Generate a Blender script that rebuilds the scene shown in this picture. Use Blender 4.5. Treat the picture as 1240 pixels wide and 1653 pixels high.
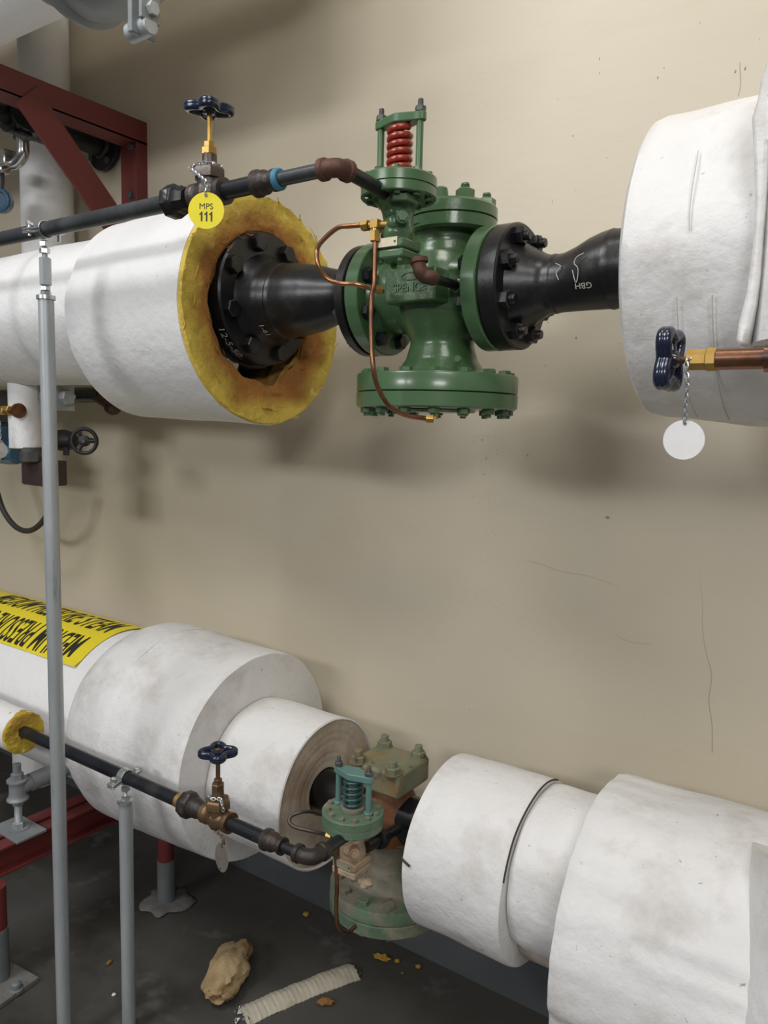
import bpy, math, random
from mathutils import Vector, Matrix, noise
random.seed(7)
C = bpy.context.scene.collection
for o in list(bpy.data.objects):
    bpy.data.objects.remove(o)
sc = bpy.context.scene
PI = math.pi
V = Vector
# ------------------------------------------------------------------ camera
# world: X runs along the wall (to the right), Y towards the wall, Z up. The lens is at the origin,
# 1.3 m over the floor, 1.522 m from the wall.
FPX = 1242.0
RX = V((0.82011918, -0.08474565, 0.56588223))   # rows: world axes in camera coordinates
RY = V((0.57168162, 0.07956512, -0.81660854))
RZ = V((0.02417953, 0.9932208, 0.11370041))
cam_d = bpy.data.cameras.new('camera')
cam = bpy.data.objects.new('camera', cam_d)
C.objects.link(cam)
cam_d.sensor_fit = 'VERTICAL'
cam_d.sensor_height = 36.0
cam_d.lens = 36.0 * FPX / 1653.0
cam_d.clip_start = 0.02
cam.matrix_world = Matrix((RX, RY, RZ)).to_4x4()
sc.camera = cam
FLOOR, WALL = -1.3, 1.522
# ------------------------------------------------------------------ world, lights, exposure
sc.view_settings.view_transform = 'Standard'
sc.view_settings.look = 'None'
sc.view_settings.exposure = -0.06
sc.view_settings.gamma = 1.0
sc.view_settings.use_curve_mapping = False
w = bpy.data.worlds.new('world')
sc.world = w
w.use_nodes = True
w.node_tree.nodes['Background'].inputs[0].default_value = (0.74, 0.80, 0.88, 1)
w.node_tree.nodes['Background'].inputs[1].default_value = 0.16


def area(name, loc, target, sx, sy, power, col=(1, 0.96, 0.88)):
    d = bpy.data.lights.new(name, 'AREA')
    d.shape = 'RECTANGLE'
    d.size = sx
    d.size_y = sy
    d.energy = power
    d.color = col
    o = bpy.data.objects.new(name, d)
    C.objects.link(o)
    o.location = loc
    o.rotation_euler = (V(target) - V(loc)).to_track_quat('-Z', 'Y').to_euler()
    return o


area('ceiling_fluorescent_near_wall', (-0.35, 0.22, 2.5), (-0.5, 1.2, 0.0), 0.8, 0.2, 13, (1, 0.97, 0.92))
area('ceiling_fluorescent_left', (-1.7, -0.7, 2.1), (-1.2, 1.3, -0.1), 1.1, 0.7, 40, (0.97, 0.985, 1.0))
area('ceiling_fluorescent_right', (0.9, -0.6, 2.1), (-0.3, 1.3, -0.1), 1.1, 0.5, 20, (1, 0.98, 0.95))
area('aisle_lamp_left', (-1.9, -3.0, 1.30), (-1.2, 1.3, -0.1), 1.5, 0.4, 50, (0.98, 0.99, 1.0))
area('aisle_lamp_right', (1.9, -2.6, 1.30), (-0.8, 1.3, -0.1), 1.2, 0.5, 45, (1, 0.98, 0.95))


# ------------------------------------------------------------------ projection helpers (pixel ray -> plane)
def ray(px, py):
    c = V(((px - 620) / FPX, -(py - 826.5) / FPX, -1))
    return V((RX.dot(c), RY.dot(c), RZ.dot(c)))


def at(px, py, y):
    r = ray(px, py)
    return r * (y / r.y)


def atX(px, py, x):
    r = ray(px, py)
    return r * (x / r.x)


def atZ(px, py, z):
    r = ray(px, py)
    return r * (z / r.z)


# ------------------------------------------------------------------ materials
MATS = {}


def mat(name, col, rough=0.6, metal=0.0, var=0.0, vscale=8.0, col2=None, c2scale=4.0, c2pos=(0.5, 0.6),
        bump=0.0, bscale=40.0, stretch=(1, 1, 1), col3=None, c3scale=25.0, c3pos=(0.62, 0.68), coat=0.0, spec=0.5, bump2=0.0):
    m = bpy.data.materials.new(name)
    m.use_nodes = True
    nt = m.node_tree
    b = nt.nodes['Principled BSDF']
    b.inputs['Roughness'].default_value = rough
    b.inputs['Metallic'].default_value = metal
    b.inputs['Specular IOR Level'].default_value = spec
    if coat:
        b.inputs['Coat Weight'].default_value = coat
        b.inputs['Coat Roughness'].default_value = 0.15
    tc = nt.nodes.new('ShaderNodeTexCoord')
    mp = nt.nodes.new('ShaderNodeMapping')
    mp.inputs['Scale'].default_value = stretch
    nt.links.new(tc.outputs['Object'], mp.inputs['Vector'])

    def nz(scale, detail=5, rgh=0.6):
        n = nt.nodes.new('ShaderNodeTexNoise')
        n.inputs['Scale'].default_value = scale
        n.inputs['Detail'].default_value = detail
        n.inputs['Roughness'].default_value = rgh
        nt.links.new(mp.outputs['Vector'], n.inputs['Vector'])
        return n

    def ramp(src, lo, hi):
        r = nt.nodes.new('ShaderNodeMapRange')
        r.inputs['From Min'].default_value = lo
        r.inputs['From Max'].default_value = hi
        nt.links.new(src, r.inputs['Value'])
        return r.outputs['Result']

    rgb = nt.nodes.new('ShaderNodeRGB')
    rgb.outputs[0].default_value = (*col, 1)
    cur = rgb.outputs[0]
    if var:
        n = nz(vscale)
        mx = nt.nodes.new('ShaderNodeMix')
        mx.data_type = 'RGBA'
        nt.links.new(ramp(n.outputs['Fac'], 0.3, 0.7), mx.inputs['Factor'])
        nt.links.new(cur, mx.inputs[6])
        mx.inputs[7].default_value = (*[c * (1 - var) for c in col], 1)
        cur = mx.outputs[2]
    for cc, s, p, dt in ((col2, c2scale, c2pos, 6), (col3, c3scale, c3pos, 3)):
        if cc:
            n = nz(s, dt, 0.65)
            mx = nt.nodes.new('ShaderNodeMix')
            mx.data_type = 'RGBA'
            nt.links.new(ramp(n.outputs['Fac'], *p), mx.inputs['Factor'])
            nt.links.new(cur, mx.inputs[6])
            mx.inputs[7].default_value = (*cc, 1)
            cur = mx.outputs[2]
    nt.links.new(cur, b.inputs['Base Color'])
    if bump:
        n = nz(bscale, 6, 0.6)
        bp = nt.nodes.new('ShaderNodeBump')
        bp.inputs['Strength'].default_value = bump
        bp.inputs['Distance'].default_value = 0.004
        hsrc = n.outputs['Fac']
        if bump2:
            n2 = nz(bscale * 0.28, 3, 0.5)
            ad = nt.nodes.new('ShaderNodeMath')
            ad.operation = 'MULTIPLY_ADD'
            nt.links.new(n2.outputs['Fac'], ad.inputs[0])
            ad.inputs[1].default_value = bump2
            nt.links.new(n.outputs['Fac'], ad.inputs[2])
            hsrc = ad.outputs[0]
        nt.links.new(hsrc, bp.inputs['Height'])
        nt.links.new(bp.outputs['Normal'], b.inputs['Normal'])
    MATS[name] = m
    return m


M_wall = mat('beige_painted_wall', (0.62, 0.55, 0.425), 0.5, var=0.07, vscale=1.3, bump=0.35, bscale=9,
             col2=(0.56, 0.49, 0.36), c2scale=3.0, c2pos=(0.55, 0.9), stretch=(0.6, 1, 1.6),
             col3=(0.25, 0.2, 0.14), c3scale=34, c3pos=(0.765, 0.79))
M_base = mat('dark_grey_wall_base', (0.10, 0.105, 0.11), 0.5, var=0.25, vscale=6, bump=0.2, bscale=20)
M_floor = mat('grey_painted_concrete', (0.095, 0.09, 0.08), 0.42, var=0.4, vscale=2.2, bump=0.2, bscale=14,
              col2=(0.035, 0.028, 0.02), c2scale=2.6, c2pos=(0.52, 0.72), col3=(0.16, 0.155, 0.145), c3scale=9, c3pos=(0.6, 0.8))
M_ceil = mat('ceiling_grey', (0.35, 0.34, 0.33), 0.8, var=0.1)
M_jack = mat('white_canvas_jacket', (0.84, 0.83, 0.82), 0.5, var=0.05, vscale=5, bump=0.5, bscale=48, bump2=2.0)
M_jack2 = mat('aged_white_canvas_jacket', (0.78, 0.765, 0.75), 0.5, var=0.07, vscale=6, bump=0.55, bscale=42, bump2=2.2,
              col2=(0.52, 0.475, 0.425), c2scale=9, c2pos=(0.50, 0.80), col3=(0.30, 0.25, 0.21), c3scale=75, c3pos=(0.69, 0.76),
              stretch=(1, 1, 1))
M_jackend = mat('stained_jacket_end', (0.60, 0.53, 0.44), 0.7, var=0.2, vscale=8, bump=0.6, bscale=30,
                col2=(0.34, 0.22, 0.13), c2scale=7, c2pos=(0.42, 0.68), stretch=(1, 1, 1))
M_glass = mat('yellow_fibreglass', (0.62, 0.43, 0.04), 0.75, var=0.35, vscale=14, bump=1.0, bscale=70,
              col2=(0.40, 0.20, 0.03), c2scale=11, c2pos=(0.55, 0.75), col3=(0.85, 0.66, 0.12), c3scale=30, c3pos=(0.58, 0.75))
def radial_scorch(m):
    # scorched brown where the wool was nearest the hot flange (distance from the pipe axis)
    nt = m.node_tree
    b = nt.nodes['Principled BSDF']
    src = b.inputs['Base Color'].links[0].from_socket
    tc = nt.nodes.new('ShaderNodeTexCoord')
    mp = nt.nodes.new('ShaderNodeMapping')
    mp.inputs['Scale'].default_value = (0, 1, 1)
    nt.links.new(tc.outputs['Object'], mp.inputs['Vector'])
    ln = nt.nodes.new('ShaderNodeVectorMath')
    ln.operation = 'LENGTH'
    nt.links.new(mp.outputs['Vector'], ln.inputs[0])
    n = nt.nodes.new('ShaderNodeTexNoise')
    n.inputs['Scale'].default_value = 16
    n.inputs['Detail'].default_value = 8
    nt.links.new(tc.outputs['Object'], n.inputs['Vector'])
    ma = nt.nodes.new('ShaderNodeMath')
    ma.operation = 'MULTIPLY_ADD'
    nt.links.new(n.outputs['Fac'], ma.inputs[0])
    ma.inputs[1].default_value = 0.09
    nt.links.new(ln.outputs['Value'], ma.inputs[2])
    r = nt.nodes.new('ShaderNodeMapRange')
    r.inputs['From Min'].default_value = 0.256
    r.inputs['From Max'].default_value = 0.212
    nt.links.new(ma.outputs[0], r.inputs['Value'])
    mx = nt.nodes.new('ShaderNodeMix')
    mx.data_type = 'RGBA'
    nt.links.new(r.outputs['Result'], mx.inputs['Factor'])
    nt.links.new(src, mx.inputs[6])
    mx.inputs[7].default_value = (0.36, 0.15, 0.028, 1)
    nt.links.new(mx.outputs[2], b.inputs['Base Color'])


M_glassr = mat('yellow_fibreglass_scorched', (0.78, 0.57, 0.09), 0.75, var=0.3, vscale=14, bump=1.0, bscale=70,
               col2=(0.55, 0.33, 0.04), c2scale=11, c2pos=(0.55, 0.8), col3=(0.95, 0.80, 0.25), c3scale=30, c3pos=(0.58, 0.75))
radial_scorch(M_glassr)
M_brownglass = mat('brown_scorched_fibreglass', (0.42, 0.22, 0.05), 0.85, var=0.45, vscale=18, bump=1.0, bscale=60,
                   col2=(0.62, 0.42, 0.12), c2scale=12, c2pos=(0.5, 0.7), col3=(0.15, 0.07, 0.03), c3scale=16, c3pos=(0.6, 0.75))
M_wool = mat('white_glass_wool', (0.66, 0.58, 0.47), 0.95, var=0.3, vscale=20, bump=1, bscale=60)
M_black = mat('black_steel', (0.012, 0.012, 0.014), 0.33, 0.1, var=0.3, vscale=12, bump=0.15, bscale=40,
              col2=(0.05, 0.042, 0.035), c2scale=9, c2pos=(0.55, 0.8))
M_blackpipe = mat('black_pipe_varnish', (0.022, 0.024, 0.028), 0.35, 0.3, var=0.3, vscale=15, bump=0.1, bscale=60,
                  col2=(0.09, 0.09, 0.09), c2scale=14, c2pos=(0.55, 0.9))
M_greypipe = mat('dull_grey_steel_pipe', (0.075, 0.08, 0.085), 0.38, 0.5, var=0.3, vscale=15, bump=0.1, bscale=60,
                 col2=(0.16, 0.165, 0.17), c2scale=12, c2pos=(0.5, 0.9))
M_iron = mat('malleable_iron', (0.06, 0.05, 0.045), 0.45, 0.5, var=0.4, vscale=30, bump=0.4, bscale=60,
             col2=(0.12, 0.08, 0.06), c2scale=20, c2pos=(0.5, 0.8))
M_rust = mat('rusty_iron', (0.13, 0.055, 0.035), 0.6, 0.3, var=0.4, vscale=25, bump=0.4, bscale=60,
             col2=(0.05, 0.035, 0.03), c2scale=20, c2pos=(0.5, 0.75))
M_orust = mat('orange_rusty_iron', (0.22, 0.085, 0.028), 0.6, 0.2, var=0.45, vscale=14, bump=0.5, bscale=50,
              col2=(0.06, 0.045, 0.03), c2scale=10, c2pos=(0.5, 0.7))
M_green = mat('gloss_green_paint', (0.072, 0.142, 0.062), 0.28, 0.0, var=0.12, vscale=10, bump=0.28, bscale=55, coat=0.3)
M_greensm = mat('smooth_green_paint', (0.078, 0.152, 0.070), 0.27, 0.0, var=0.1, vscale=10, bump=0.08, bscale=20, coat=0.3)
M_ogreen = mat('dusty_old_green_paint', (0.12, 0.19, 0.12), 0.6, 0, var=0.25, vscale=20, bump=0.3, bscale=70,
               col2=(0.27, 0.25, 0.17), c2scale=14, c2pos=(0.5, 0.7))
M_block = mat('weathered_green_brown_cast_iron', (0.20, 0.21, 0.13), 0.6, 0, var=0.3, vscale=15, bump=0.45, bscale=60,
              col2=(0.27, 0.17, 0.07), c2scale=11, c2pos=(0.48, 0.66), col3=(0.08, 0.06, 0.04), c3scale=30, c3pos=(0.6, 0.7))
M_tan = mat('peeling_tan_casting', (0.52, 0.38, 0.25), 0.65, 0, var=0.25, vscale=25, bump=0.5, bscale=70,
            col2=(0.30, 0.24, 0.15), c2scale=22, c2pos=(0.52, 0.7))
M_dirt = mat('dust_covered_green_flange', (0.22, 0.20, 0.15), 0.8, 0, var=0.3, vscale=20, bump=0.6, bscale=50,
             col2=(0.10, 0.17, 0.10), c2scale=10, c2pos=(0.5, 0.62), col3=(0.1, 0.07, 0.05), c3scale=30, c3pos=(0.6, 0.7))
M_teal = mat('teal_painted_steel', (0.13, 0.25, 0.22), 0.45, 0.1, var=0.2, vscale=20, bump=0.15, bscale=50)
M_tealdk = mat('dark_teal_spring', (0.03, 0.09, 0.09), 0.35, 0.2, var=0.2, vscale=20)
M_red = mat('red_spring_enamel', (0.33, 0.035, 0.018), 0.28, 0, var=0.15, vscale=30, coat=0.3)
M_redbeam = mat('red_primer_steel', (0.165, 0.030, 0.027), 0.5, 0, var=0.15, vscale=6, bump=0.1, bscale=30)
M_brass = mat('brass', (0.60, 0.38, 0.11), 0.42, 0.85, var=0.25, vscale=40)
M_dbrass = mat('tarnished_bronze', (0.24, 0.15, 0.08), 0.42, 0.7, var=0.35, vscale=40, bump=0.3, bscale=60)
M_dbronze = mat('dark_bronze_body', (0.11, 0.09, 0.08), 0.42, 0.6, var=0.3, vscale=40, bump=0.3, bscale=60)
M_copper = mat('tarnished_copper', (0.36, 0.17, 0.09), 0.33, 0.85, var=0.5, vscale=30,
               col2=(0.12, 0.07, 0.06), c2scale=22, c2pos=(0.5, 0.7))
M_cleancu = mat('bright_copper', (0.55, 0.27, 0.14), 0.28, 0.9, var=0.35, vscale=30)
M_wheel = mat('navy_blue_enamel', (0.012, 0.018, 0.045), 0.22, 0.0, var=0.2, vscale=40, coat=0.4,
              col2=(0.09, 0.09, 0.09), c2scale=60, c2pos=(0.68, 0.74))
M_galv = mat('galvanised_steel', (0.46, 0.485, 0.495), 0.45, 0.35, var=0.25, vscale=30, bump=0.1, bscale=60,
             stretch=(1, 1, 0.2), col2=(0.16, 0.17, 0.18), c2scale=45, c2pos=(0.6, 0.75))
M_zinc = mat('bright_zinc', (0.62, 0.64, 0.64), 0.3, 0.8, var=0.2, vscale=50)
M_greypaint = mat('grey_painted_fitting', (0.27, 0.285, 0.29), 0.5, 0.2, var=0.25, vscale=14, bump=0.25, bscale=40)
M_tagy = mat('yellow_tag_plastic', (0.82, 0.70, 0.03), 0.35, 0, var=0.06, vscale=40)
M_tagw = mat('white_tag_plastic', (0.78, 0.77, 0.76), 0.4, 0, var=0.08, vscale=50)
M_tags = mat('stainless_disc', (0.50, 0.46, 0.40), 0.35, 0.7, var=0.25, vscale=60)
M_ink = mat('black_ink', (0.02, 0.018, 0.012), 0.6)
M_vinyl = mat('yellow_vinyl', (0.86, 0.70, 0.03), 0.4, 0, var=0.05, vscale=8)
M_chalk = mat('chalk_marking', (0.55, 0.53, 0.48), 0.9)
M_blue = mat('blue_painted_housing', (0.035, 0.11, 0.20), 0.35, 0, var=0.2, vscale=20, coat=0.2)
M_bluetape = mat('blue_thread_sealant', (0.05, 0.19, 0.30), 0.5)
M_stain = mat('stainless_steel', (0.55, 0.54, 0.52), 0.22, 0.95, var=0.15, vscale=30)
M_rubber = mat('black_rubber', (0.03, 0.028, 0.026), 0.6)
M_brownbox = mat('dark_brown_enamel', (0.045, 0.024, 0.02), 0.5)
M_darksteel = mat('dark_grey_steel', (0.12, 0.12, 0.115), 0.45, 0.4, var=0.3, vscale=30)
M_castiron = mat('matt_black_cast_iron', (0.014, 0.013, 0.013), 0.5)
M_greyconc = mat('pale_grout', (0.20, 0.195, 0.18), 0.85, var=0.4, vscale=20, bump=0.8, bscale=40)
M_greypost = mat('grey_post_paint', (0.17, 0.18, 0.185), 0.55, 0, var=0.2, vscale=20, bump=0.2)
M_plate = mat('pale_metal_nameplate', (0.62, 0.55, 0.40), 0.35, 0.5, var=0.15, vscale=60)
M_paper = mat('cream_cardboard_strip', (0.52, 0.47, 0.37), 0.75, var=0.15, vscale=10, bump=0.6, bscale=30,
              col2=(0.2, 0.16, 0.1), c2scale=10, c2pos=(0.62, 0.75))
M_foam = mat('weathered_foam', (0.50, 0.36, 0.19), 0.9, var=0.35, vscale=14, bump=1, bscale=40,
             col2=(0.28, 0.15, 0.05), c2scale=12, c2pos=(0.52, 0.7), col3=(0.06, 0.045, 0.03), c3scale=10, c3pos=(0.64, 0.75))
M_orange = mat('orange_brown_foam', (0.30, 0.14, 0.04), 0.9, var=0.3, vscale=20, bump=1)
M_leaf = mat('yellow_scrap', (0.50, 0.32, 0.04), 0.8, var=0.3, vscale=20)


# ------------------------------------------------------------------ mesh builder
class MB:
    def __init__(s):
        s.v = []
        s.f = []

    def add(s, vs, fs):
        k = len(s.v)
        s.v += [V(a) for a in vs]
        s.f += [[i + k for i in f] for f in fs]
        return s

    def lathe(s, o, d, prof, seg=48, fn=None, closed=False, caps=True, rot=0.0):
        o = V(o)
        d = V(d).normalized()
        u = d.orthogonal().normalized()
        if abs(d.z) < 0.9:
            u = V((0, 0, 1)).cross(d).normalized()
        else:
            u = V((1, 0, 0))
            u = (u - d * u.dot(d)).normalized()
        w_ = d.cross(u)
        vs = []
        fs = []
        n = len(prof)
        for i, (t, r) in enumerate(prof):
            for k in range(seg):
                a = 2 * PI * k / seg + rot
                dr = u * math.cos(a) + w_ * math.sin(a)
                rr = r
                tt = t
                if fn:
                    q = fn(t, a, r, i)
                    if isinstance(q, tuple):
                        tt, rr = q
                    else:
                        rr = q
                vs.append(o + d * tt + dr * rr)
        m = n if closed else n - 1
        for i in range(m):
            j = (i + 1) % n
            for k in range(seg):
                k2 = (k + 1) % seg
                fs.append([i * seg + k, i * seg + k2, j * seg + k2, j * seg + k])
        if caps and not closed:
            fs.append([k for k in range(seg)][::-1])
            fs.append([(n - 1) * seg + k for k in range(seg)])
        return s.add(vs, fs)

    def cyl(s, a, b, r, seg=32, r2=None, ch=0.0):
        a = V(a)
        b = V(b)
        L = (b - a).length
        r2 = r if r2 is None else r2
        if ch:
            return s.lathe(a, b - a, [(0, r - ch), (ch, r), (L - ch, r2), (L, r2 - ch)], seg)
        return s.lathe(a, b - a, [(0, r), (L, r2)], seg)

    def hexa(s, a, d, r, h, rot=0.0, seg=6):
        c = min(h, r) * 0.12
        return s.lathe(a, d, [(0, r), (h - c, r), (h, r - c * 1.3)], seg, rot=rot)

    def bolt(s, a, d, r, h, rot=0.0, stud=0.0, sr=None):
        s.hexa(a, d, r, h, rot)
        if stud:
            sr = sr or r * 0.55
            prof = []
            t = h - 0.0005
            st = 0.0022
            while t < h + stud - 0.001:
                prof += [(t, sr), (t + st * 0.5, sr * 0.9)]
                t += st
            prof += [(h + stud, sr * 0.85)]
            s.lathe(a, d, prof, 14)
        return s

    def tube(s, pts, r, seg=12, smooth=6, caps=True, rf=None, closed=False):
        P = [V(p) for p in pts]
        if smooth and len(P) > 2:
            Q = []
            n = len(P)
            rng = range(n) if closed else range(n - 1)
            for i in rng:
                p0 = P[(i - 1) % n] if (closed or i > 0) else P[0] * 2 - P[1]
                p1 = P[i]
                p2 = P[(i + 1) % n]
                p3 = P[(i + 2) % n] if (closed or i + 2 < n) else P[-1] * 2 - P[-2]
                for k in range(smooth):
                    t = k / smooth
                    Q.append(0.5 * ((2 * p1) + (p2 - p0) * t + (2 * p0 - 5 * p1 + 4 * p2 - p3) * t * t + (3 * p1 - p0 - 3 * p2 + p3) * t ** 3))
            if not closed:
                Q.append(P[-1])
            P = Q
        n = len(P)
        T = []
        for i in range(n):
            a = P[(i - 1) % n] if (closed or i > 0) else P[i]
            b = P[(i + 1) % n] if (closed or i < n - 1) else P[i]
            T.append((b - a).normalized())
        u = T[0].orthogonal().normalized()
        vs = []
        for i in range(n):
            u = (u - T[i] * u.dot(T[i])).normalized()
            w_ = T[i].cross(u)
            rr = rf(i / (n - 1)) if rf else r
            for k in range(seg):
                a = 2 * PI * k / seg
                vs.append(P[i] + (u * math.cos(a) + w_ * math.sin(a)) * rr)
        fs = []
        m = n if closed else n - 1
        off = 0
        if closed:   # match the twist at the seam
            best = min(range(seg), key=lambda q: (vs[(n - 1) * seg] - vs[q]).length)
            off = best
        for i in range(m):
            j = (i + 1) % n
            o2 = off if (closed and j == 0) else 0
            for k in range(seg):
                k2 = (k + 1) % seg
                fs.append([i * seg + k, i * seg + k2, j * seg + (k2 + o2) % seg, j * seg + (k + o2) % seg])
        if caps and not closed:
            fs.append(list(range(seg))[::-1])
            fs.append([(n - 1) * seg + k for k in range(seg)])
        return s.add(vs, fs)

    def box(s, c, size, rot=None, top=1.0):
        c = V(c)
        hx, hy, hz = [q / 2 for q in size]
        vs = []
        for z in (-1, 1):
            k = top if z > 0 else 1
            for x, y in ((-1, -1), (1, -1), (1, 1), (-1, 1)):
                p = V((x * hx * k, y * hy * k, z * hz))
                if rot:
                    p = rot @ p
                vs.append(c + p)
        return s.add(vs, [[3, 2, 1, 0], [4, 5, 6, 7], [0, 1, 5, 4], [1, 2, 6, 5], [2, 3, 7, 6], [3, 0, 4, 7]])

    def prism(s, poly, ext):
        n = len(poly)
        P = [V(p) for p in poly]
        e = V(ext)
        return s.add(P + [p + e for p in P], [list(range(n))[::-1], [n + i for i in range(n)]] +
                     [[i, (i + 1) % n, n + (i + 1) % n, n + i] for i in range(n)])

    def sphere(s, c, r, seg=20, sc=(1, 1, 1), fn=None):
        vs = []
        fs = []
        n = seg // 2
        for i in range(n + 1):
            ph = PI * i / n
            for k in range(seg):
                a = 2 * PI * k / seg
                dv = V((math.sin(ph) * math.cos(a), math.sin(ph) * math.sin(a), math.cos(ph)))
                rr = r * (fn(dv) if fn else 1)
                vs.append(V(c) + V((dv.x * sc[0], dv.y * sc[1], dv.z * sc[2])) * rr)
        for i in range(n):
            for k in range(seg):
                k2 = (k + 1) % seg
                fs.append([i * seg + k, (i + 1) * seg + k, (i + 1) * seg + k2, i * seg + k2])
        return s.add(vs, fs)

    def build(s, name, m, parent=None, loc=None, angle=38, bev=0.0, warp=None):
        me = bpy.data.meshes.new(name)
        base = V((0, 0, 0))
        if loc is not None:
            base = V(loc)
        elif parent is not None:
            base = world_loc(parent)
        vs = s.v
        if warp:
            vs = [warp(v) for v in vs]
        me.from_pydata([v - base for v in vs], [], s.f)
        me.materials.append(m)
        bmesh_fix(me)
        me.shade_smooth()
        me.set_sharp_from_angle(angle=math.radians(angle))
        o = bpy.data.objects.new(name, me)
        C.objects.link(o)
        if parent is not None:
            o.parent = parent
            o['_wl'] = list(base)
        else:
            o.location = base
            o['_wl'] = list(base)
        if bev:
            b = o.modifiers.new('bevel', 'BEVEL')
            b.width = bev
            b.segments = 2
            b.limit_method = 'ANGLE'
            b.angle_limit = math.radians(50)
            b.harden_normals = False
        return o


def bmesh_fix(me):
    import bmesh
    bm = bmesh.new()
    bm.from_mesh(me)
    bmesh.ops.remove_doubles(bm, verts=bm.verts, dist=1e-6)
    bmesh.ops.recalc_face_normals(bm, faces=bm.faces)
    bm.to_mesh(me)
    bm.free()


def world_loc(o):
    return V(o['_wl'][:])


def thing(name, label, cat, loc, group=None):
    o = bpy.data.objects.new(name, None)
    o.empty_display_size = 0.05
    C.objects.link(o)
    o.location = loc
    o['_wl'] = list(loc)
    o['label'] = label
    o['category'] = cat
    if group:
        o['group'] = group
    return o


def tag(o, label, cat, group=None, kind=None):
    o['label'] = label
    o['category'] = cat
    if group:
        o['group'] = group
    if kind:
        o['kind'] = kind
    return o


def struct(o):
    o['kind'] = 'structure'
    return o


def sub(prof, step):
    out = [prof[0]]
    for (t0, r0), (t1, r1) in zip(prof, prof[1:]):
        n = max(1, int(math.hypot(t1 - t0, r1 - r0) / step))
        for k in range(1, n + 1):
            out.append((t0 + (t1 - t0) * k / n, r0 + (r1 - r0) * k / n))
    return out


def nz(p, s):
    return noise.noise(V(p) * s)


def text_mesh(txt, size, fn, extrude=0.0, mb=None, bold=0.0, align='CENTER', sub_x=0):
    cu = bpy.data.curves.new('t', 'FONT')
    cu.body = txt
    cu.size = size
    cu.align_x = align
    cu.align_y = 'CENTER'
    cu.extrude = extrude
    cu.offset = bold
    o = bpy.data.objects.new('t', cu)
    C.objects.link(o)
    dg = bpy.context.evaluated_depsgraph_get()
    dg.update()
    me = bpy.data.meshes.new_from_object(o.evaluated_get(dg))
    if sub_x:
        import bmesh
        bm = bmesh.new()
        bm.from_mesh(me)
        xs = [v.co.x for v in bm.verts]
        ys = [v.co.y for v in bm.verts]
        k = min(ys)
        while k < max(ys):
            k += sub_x
            g = bm.verts[:] + bm.edges[:] + bm.faces[:]
            bmesh.ops.bisect_plane(bm, geom=g, plane_co=(0, k, 0), plane_no=(0, 1, 0))
        bm.to_mesh(me)
        bm.free()
    mb = mb or MB()
    mb.add([fn(v.co) for v in me.vertices], [list(p.vertices) for p in me.polygons])
    bpy.data.objects.remove(o)
    bpy.data.curves.remove(cu)
    bpy.data.meshes.remove(me)
    return mb


def copy_tree(o, parent=None):
    c = o.copy()
    C.objects.link(c)
    if parent:
        c.parent = parent
    for ch in list(o.children):
        copy_tree(ch, c)
    return c


X, Y, Z = V((1, 0, 0)), V((0, 1, 0)), V((0, 0, 1))

# ------------------------------------------------------------------ setting
m = MB()
nx, nzv = 90, 40
vs = []
for i in range(nx + 1):
    for k in range(nzv + 1):
        x = -6 + 9.0 * i / nx
        z = FLOOR + 4.3 * k / nzv
        vs.append((x, WALL + 0.0025 * nz((x, 0, z), 1.7), z))
m.add(vs, [[i * (nzv + 1) + k, (i + 1) * (nzv + 1) + k, (i + 1) * (nzv + 1) + k + 1, i * (nzv + 1) + k + 1] for i in range(nx) for k in range(nzv)])
m.add([(-6, WALL + .2, FLOOR), (3, WALL + .2, FLOOR), (3, WALL + .2, 3.0), (-6, WALL + .2, 3.0)], [[0, 1, 2, 3]])
struct(m.build('wall_back', M_wall))
# hairline cracks and pock marks in the plaster
cr = MB()
for pts in ([(1128, 750), (1126, 790), (1114, 830), (1118, 860), (1126, 905), (1130, 935), (1136, 975), (1134, 1010), (1141, 1050), (1149, 1090), (1146, 1130), (1151, 1170), (1150, 1215)],
            [(850, 905), (880, 912), (905, 922), (950, 930), (1000, 948)], [(105, 800), (125, 803)], [(990, 1025), (1020, 1036), (1050, 1040)],
            [(1195, 100), (1197, 135), (1193, 155)]):
    cr.tube([at(px + random.uniform(-2, 2), py, WALL - 0.0008) for px, py in pts], 0.00028, 5, 5)
for px, py, s_ in [(968, 95, 2), (968, 118, 1.5), (1045, 305, 2), (925, 219, 1.6), (1062, 125, 2), (885, 520, 1.5), (930, 545, 2), (1000, 555, 1.5),
                   (1187, 115, 2), (1203, 110, 2), (778, 710, 1.6), (785, 740, 1.8), (781, 765, 1.3), (852, 735, 1.8), (700, 615, 0.8), (758, 1145, 1.5),
                   (570, 640, 1.2), (900, 160, 1), (980, 255, 1), (1072, 110, 1.2), (880, 590, 1.5), (995, 595, 1.3)]:
    c = at(px, py, WALL)
    cr.sphere(c, 0.0011 * s_, 8, (0.7, 0.4, 1.4))
for k in range(70):
    px, py = random.gauss(785, 12), random.uniform(685, 1010)
    cr.sphere(at(px, py, WALL), random.uniform(0.0006, 0.0014), 6, (0.7, 0.4, 1.3))
for k in range(60):
    px, py = random.uniform(620, 1230), random.uniform(20, 1180)
    cr.sphere(at(px, py, WALL), random.uniform(0.0004, 0.0009), 6, (0.6, 0.4, random.choice((1, 4, 6))))
o = cr.build('wall_cracks', mat('plaster_crack', (0.40, 0.34, 0.25), 0.8))
struct(o)
o.name = 'plaster_marks'
b = MB()
b.box((-1.5, WALL - 0.004, FLOOR + 0.08), (9, 0.008, 0.16))  # dark grey strip along the foot of the wall
struct(b.build('wall_base_strip', M_base))
b = MB()
b.box((-1.5, -1.2, FLOOR - 0.05), (9, 5.9, 0.1))
struct(b.build('floor', M_floor))
b = MB()
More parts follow.
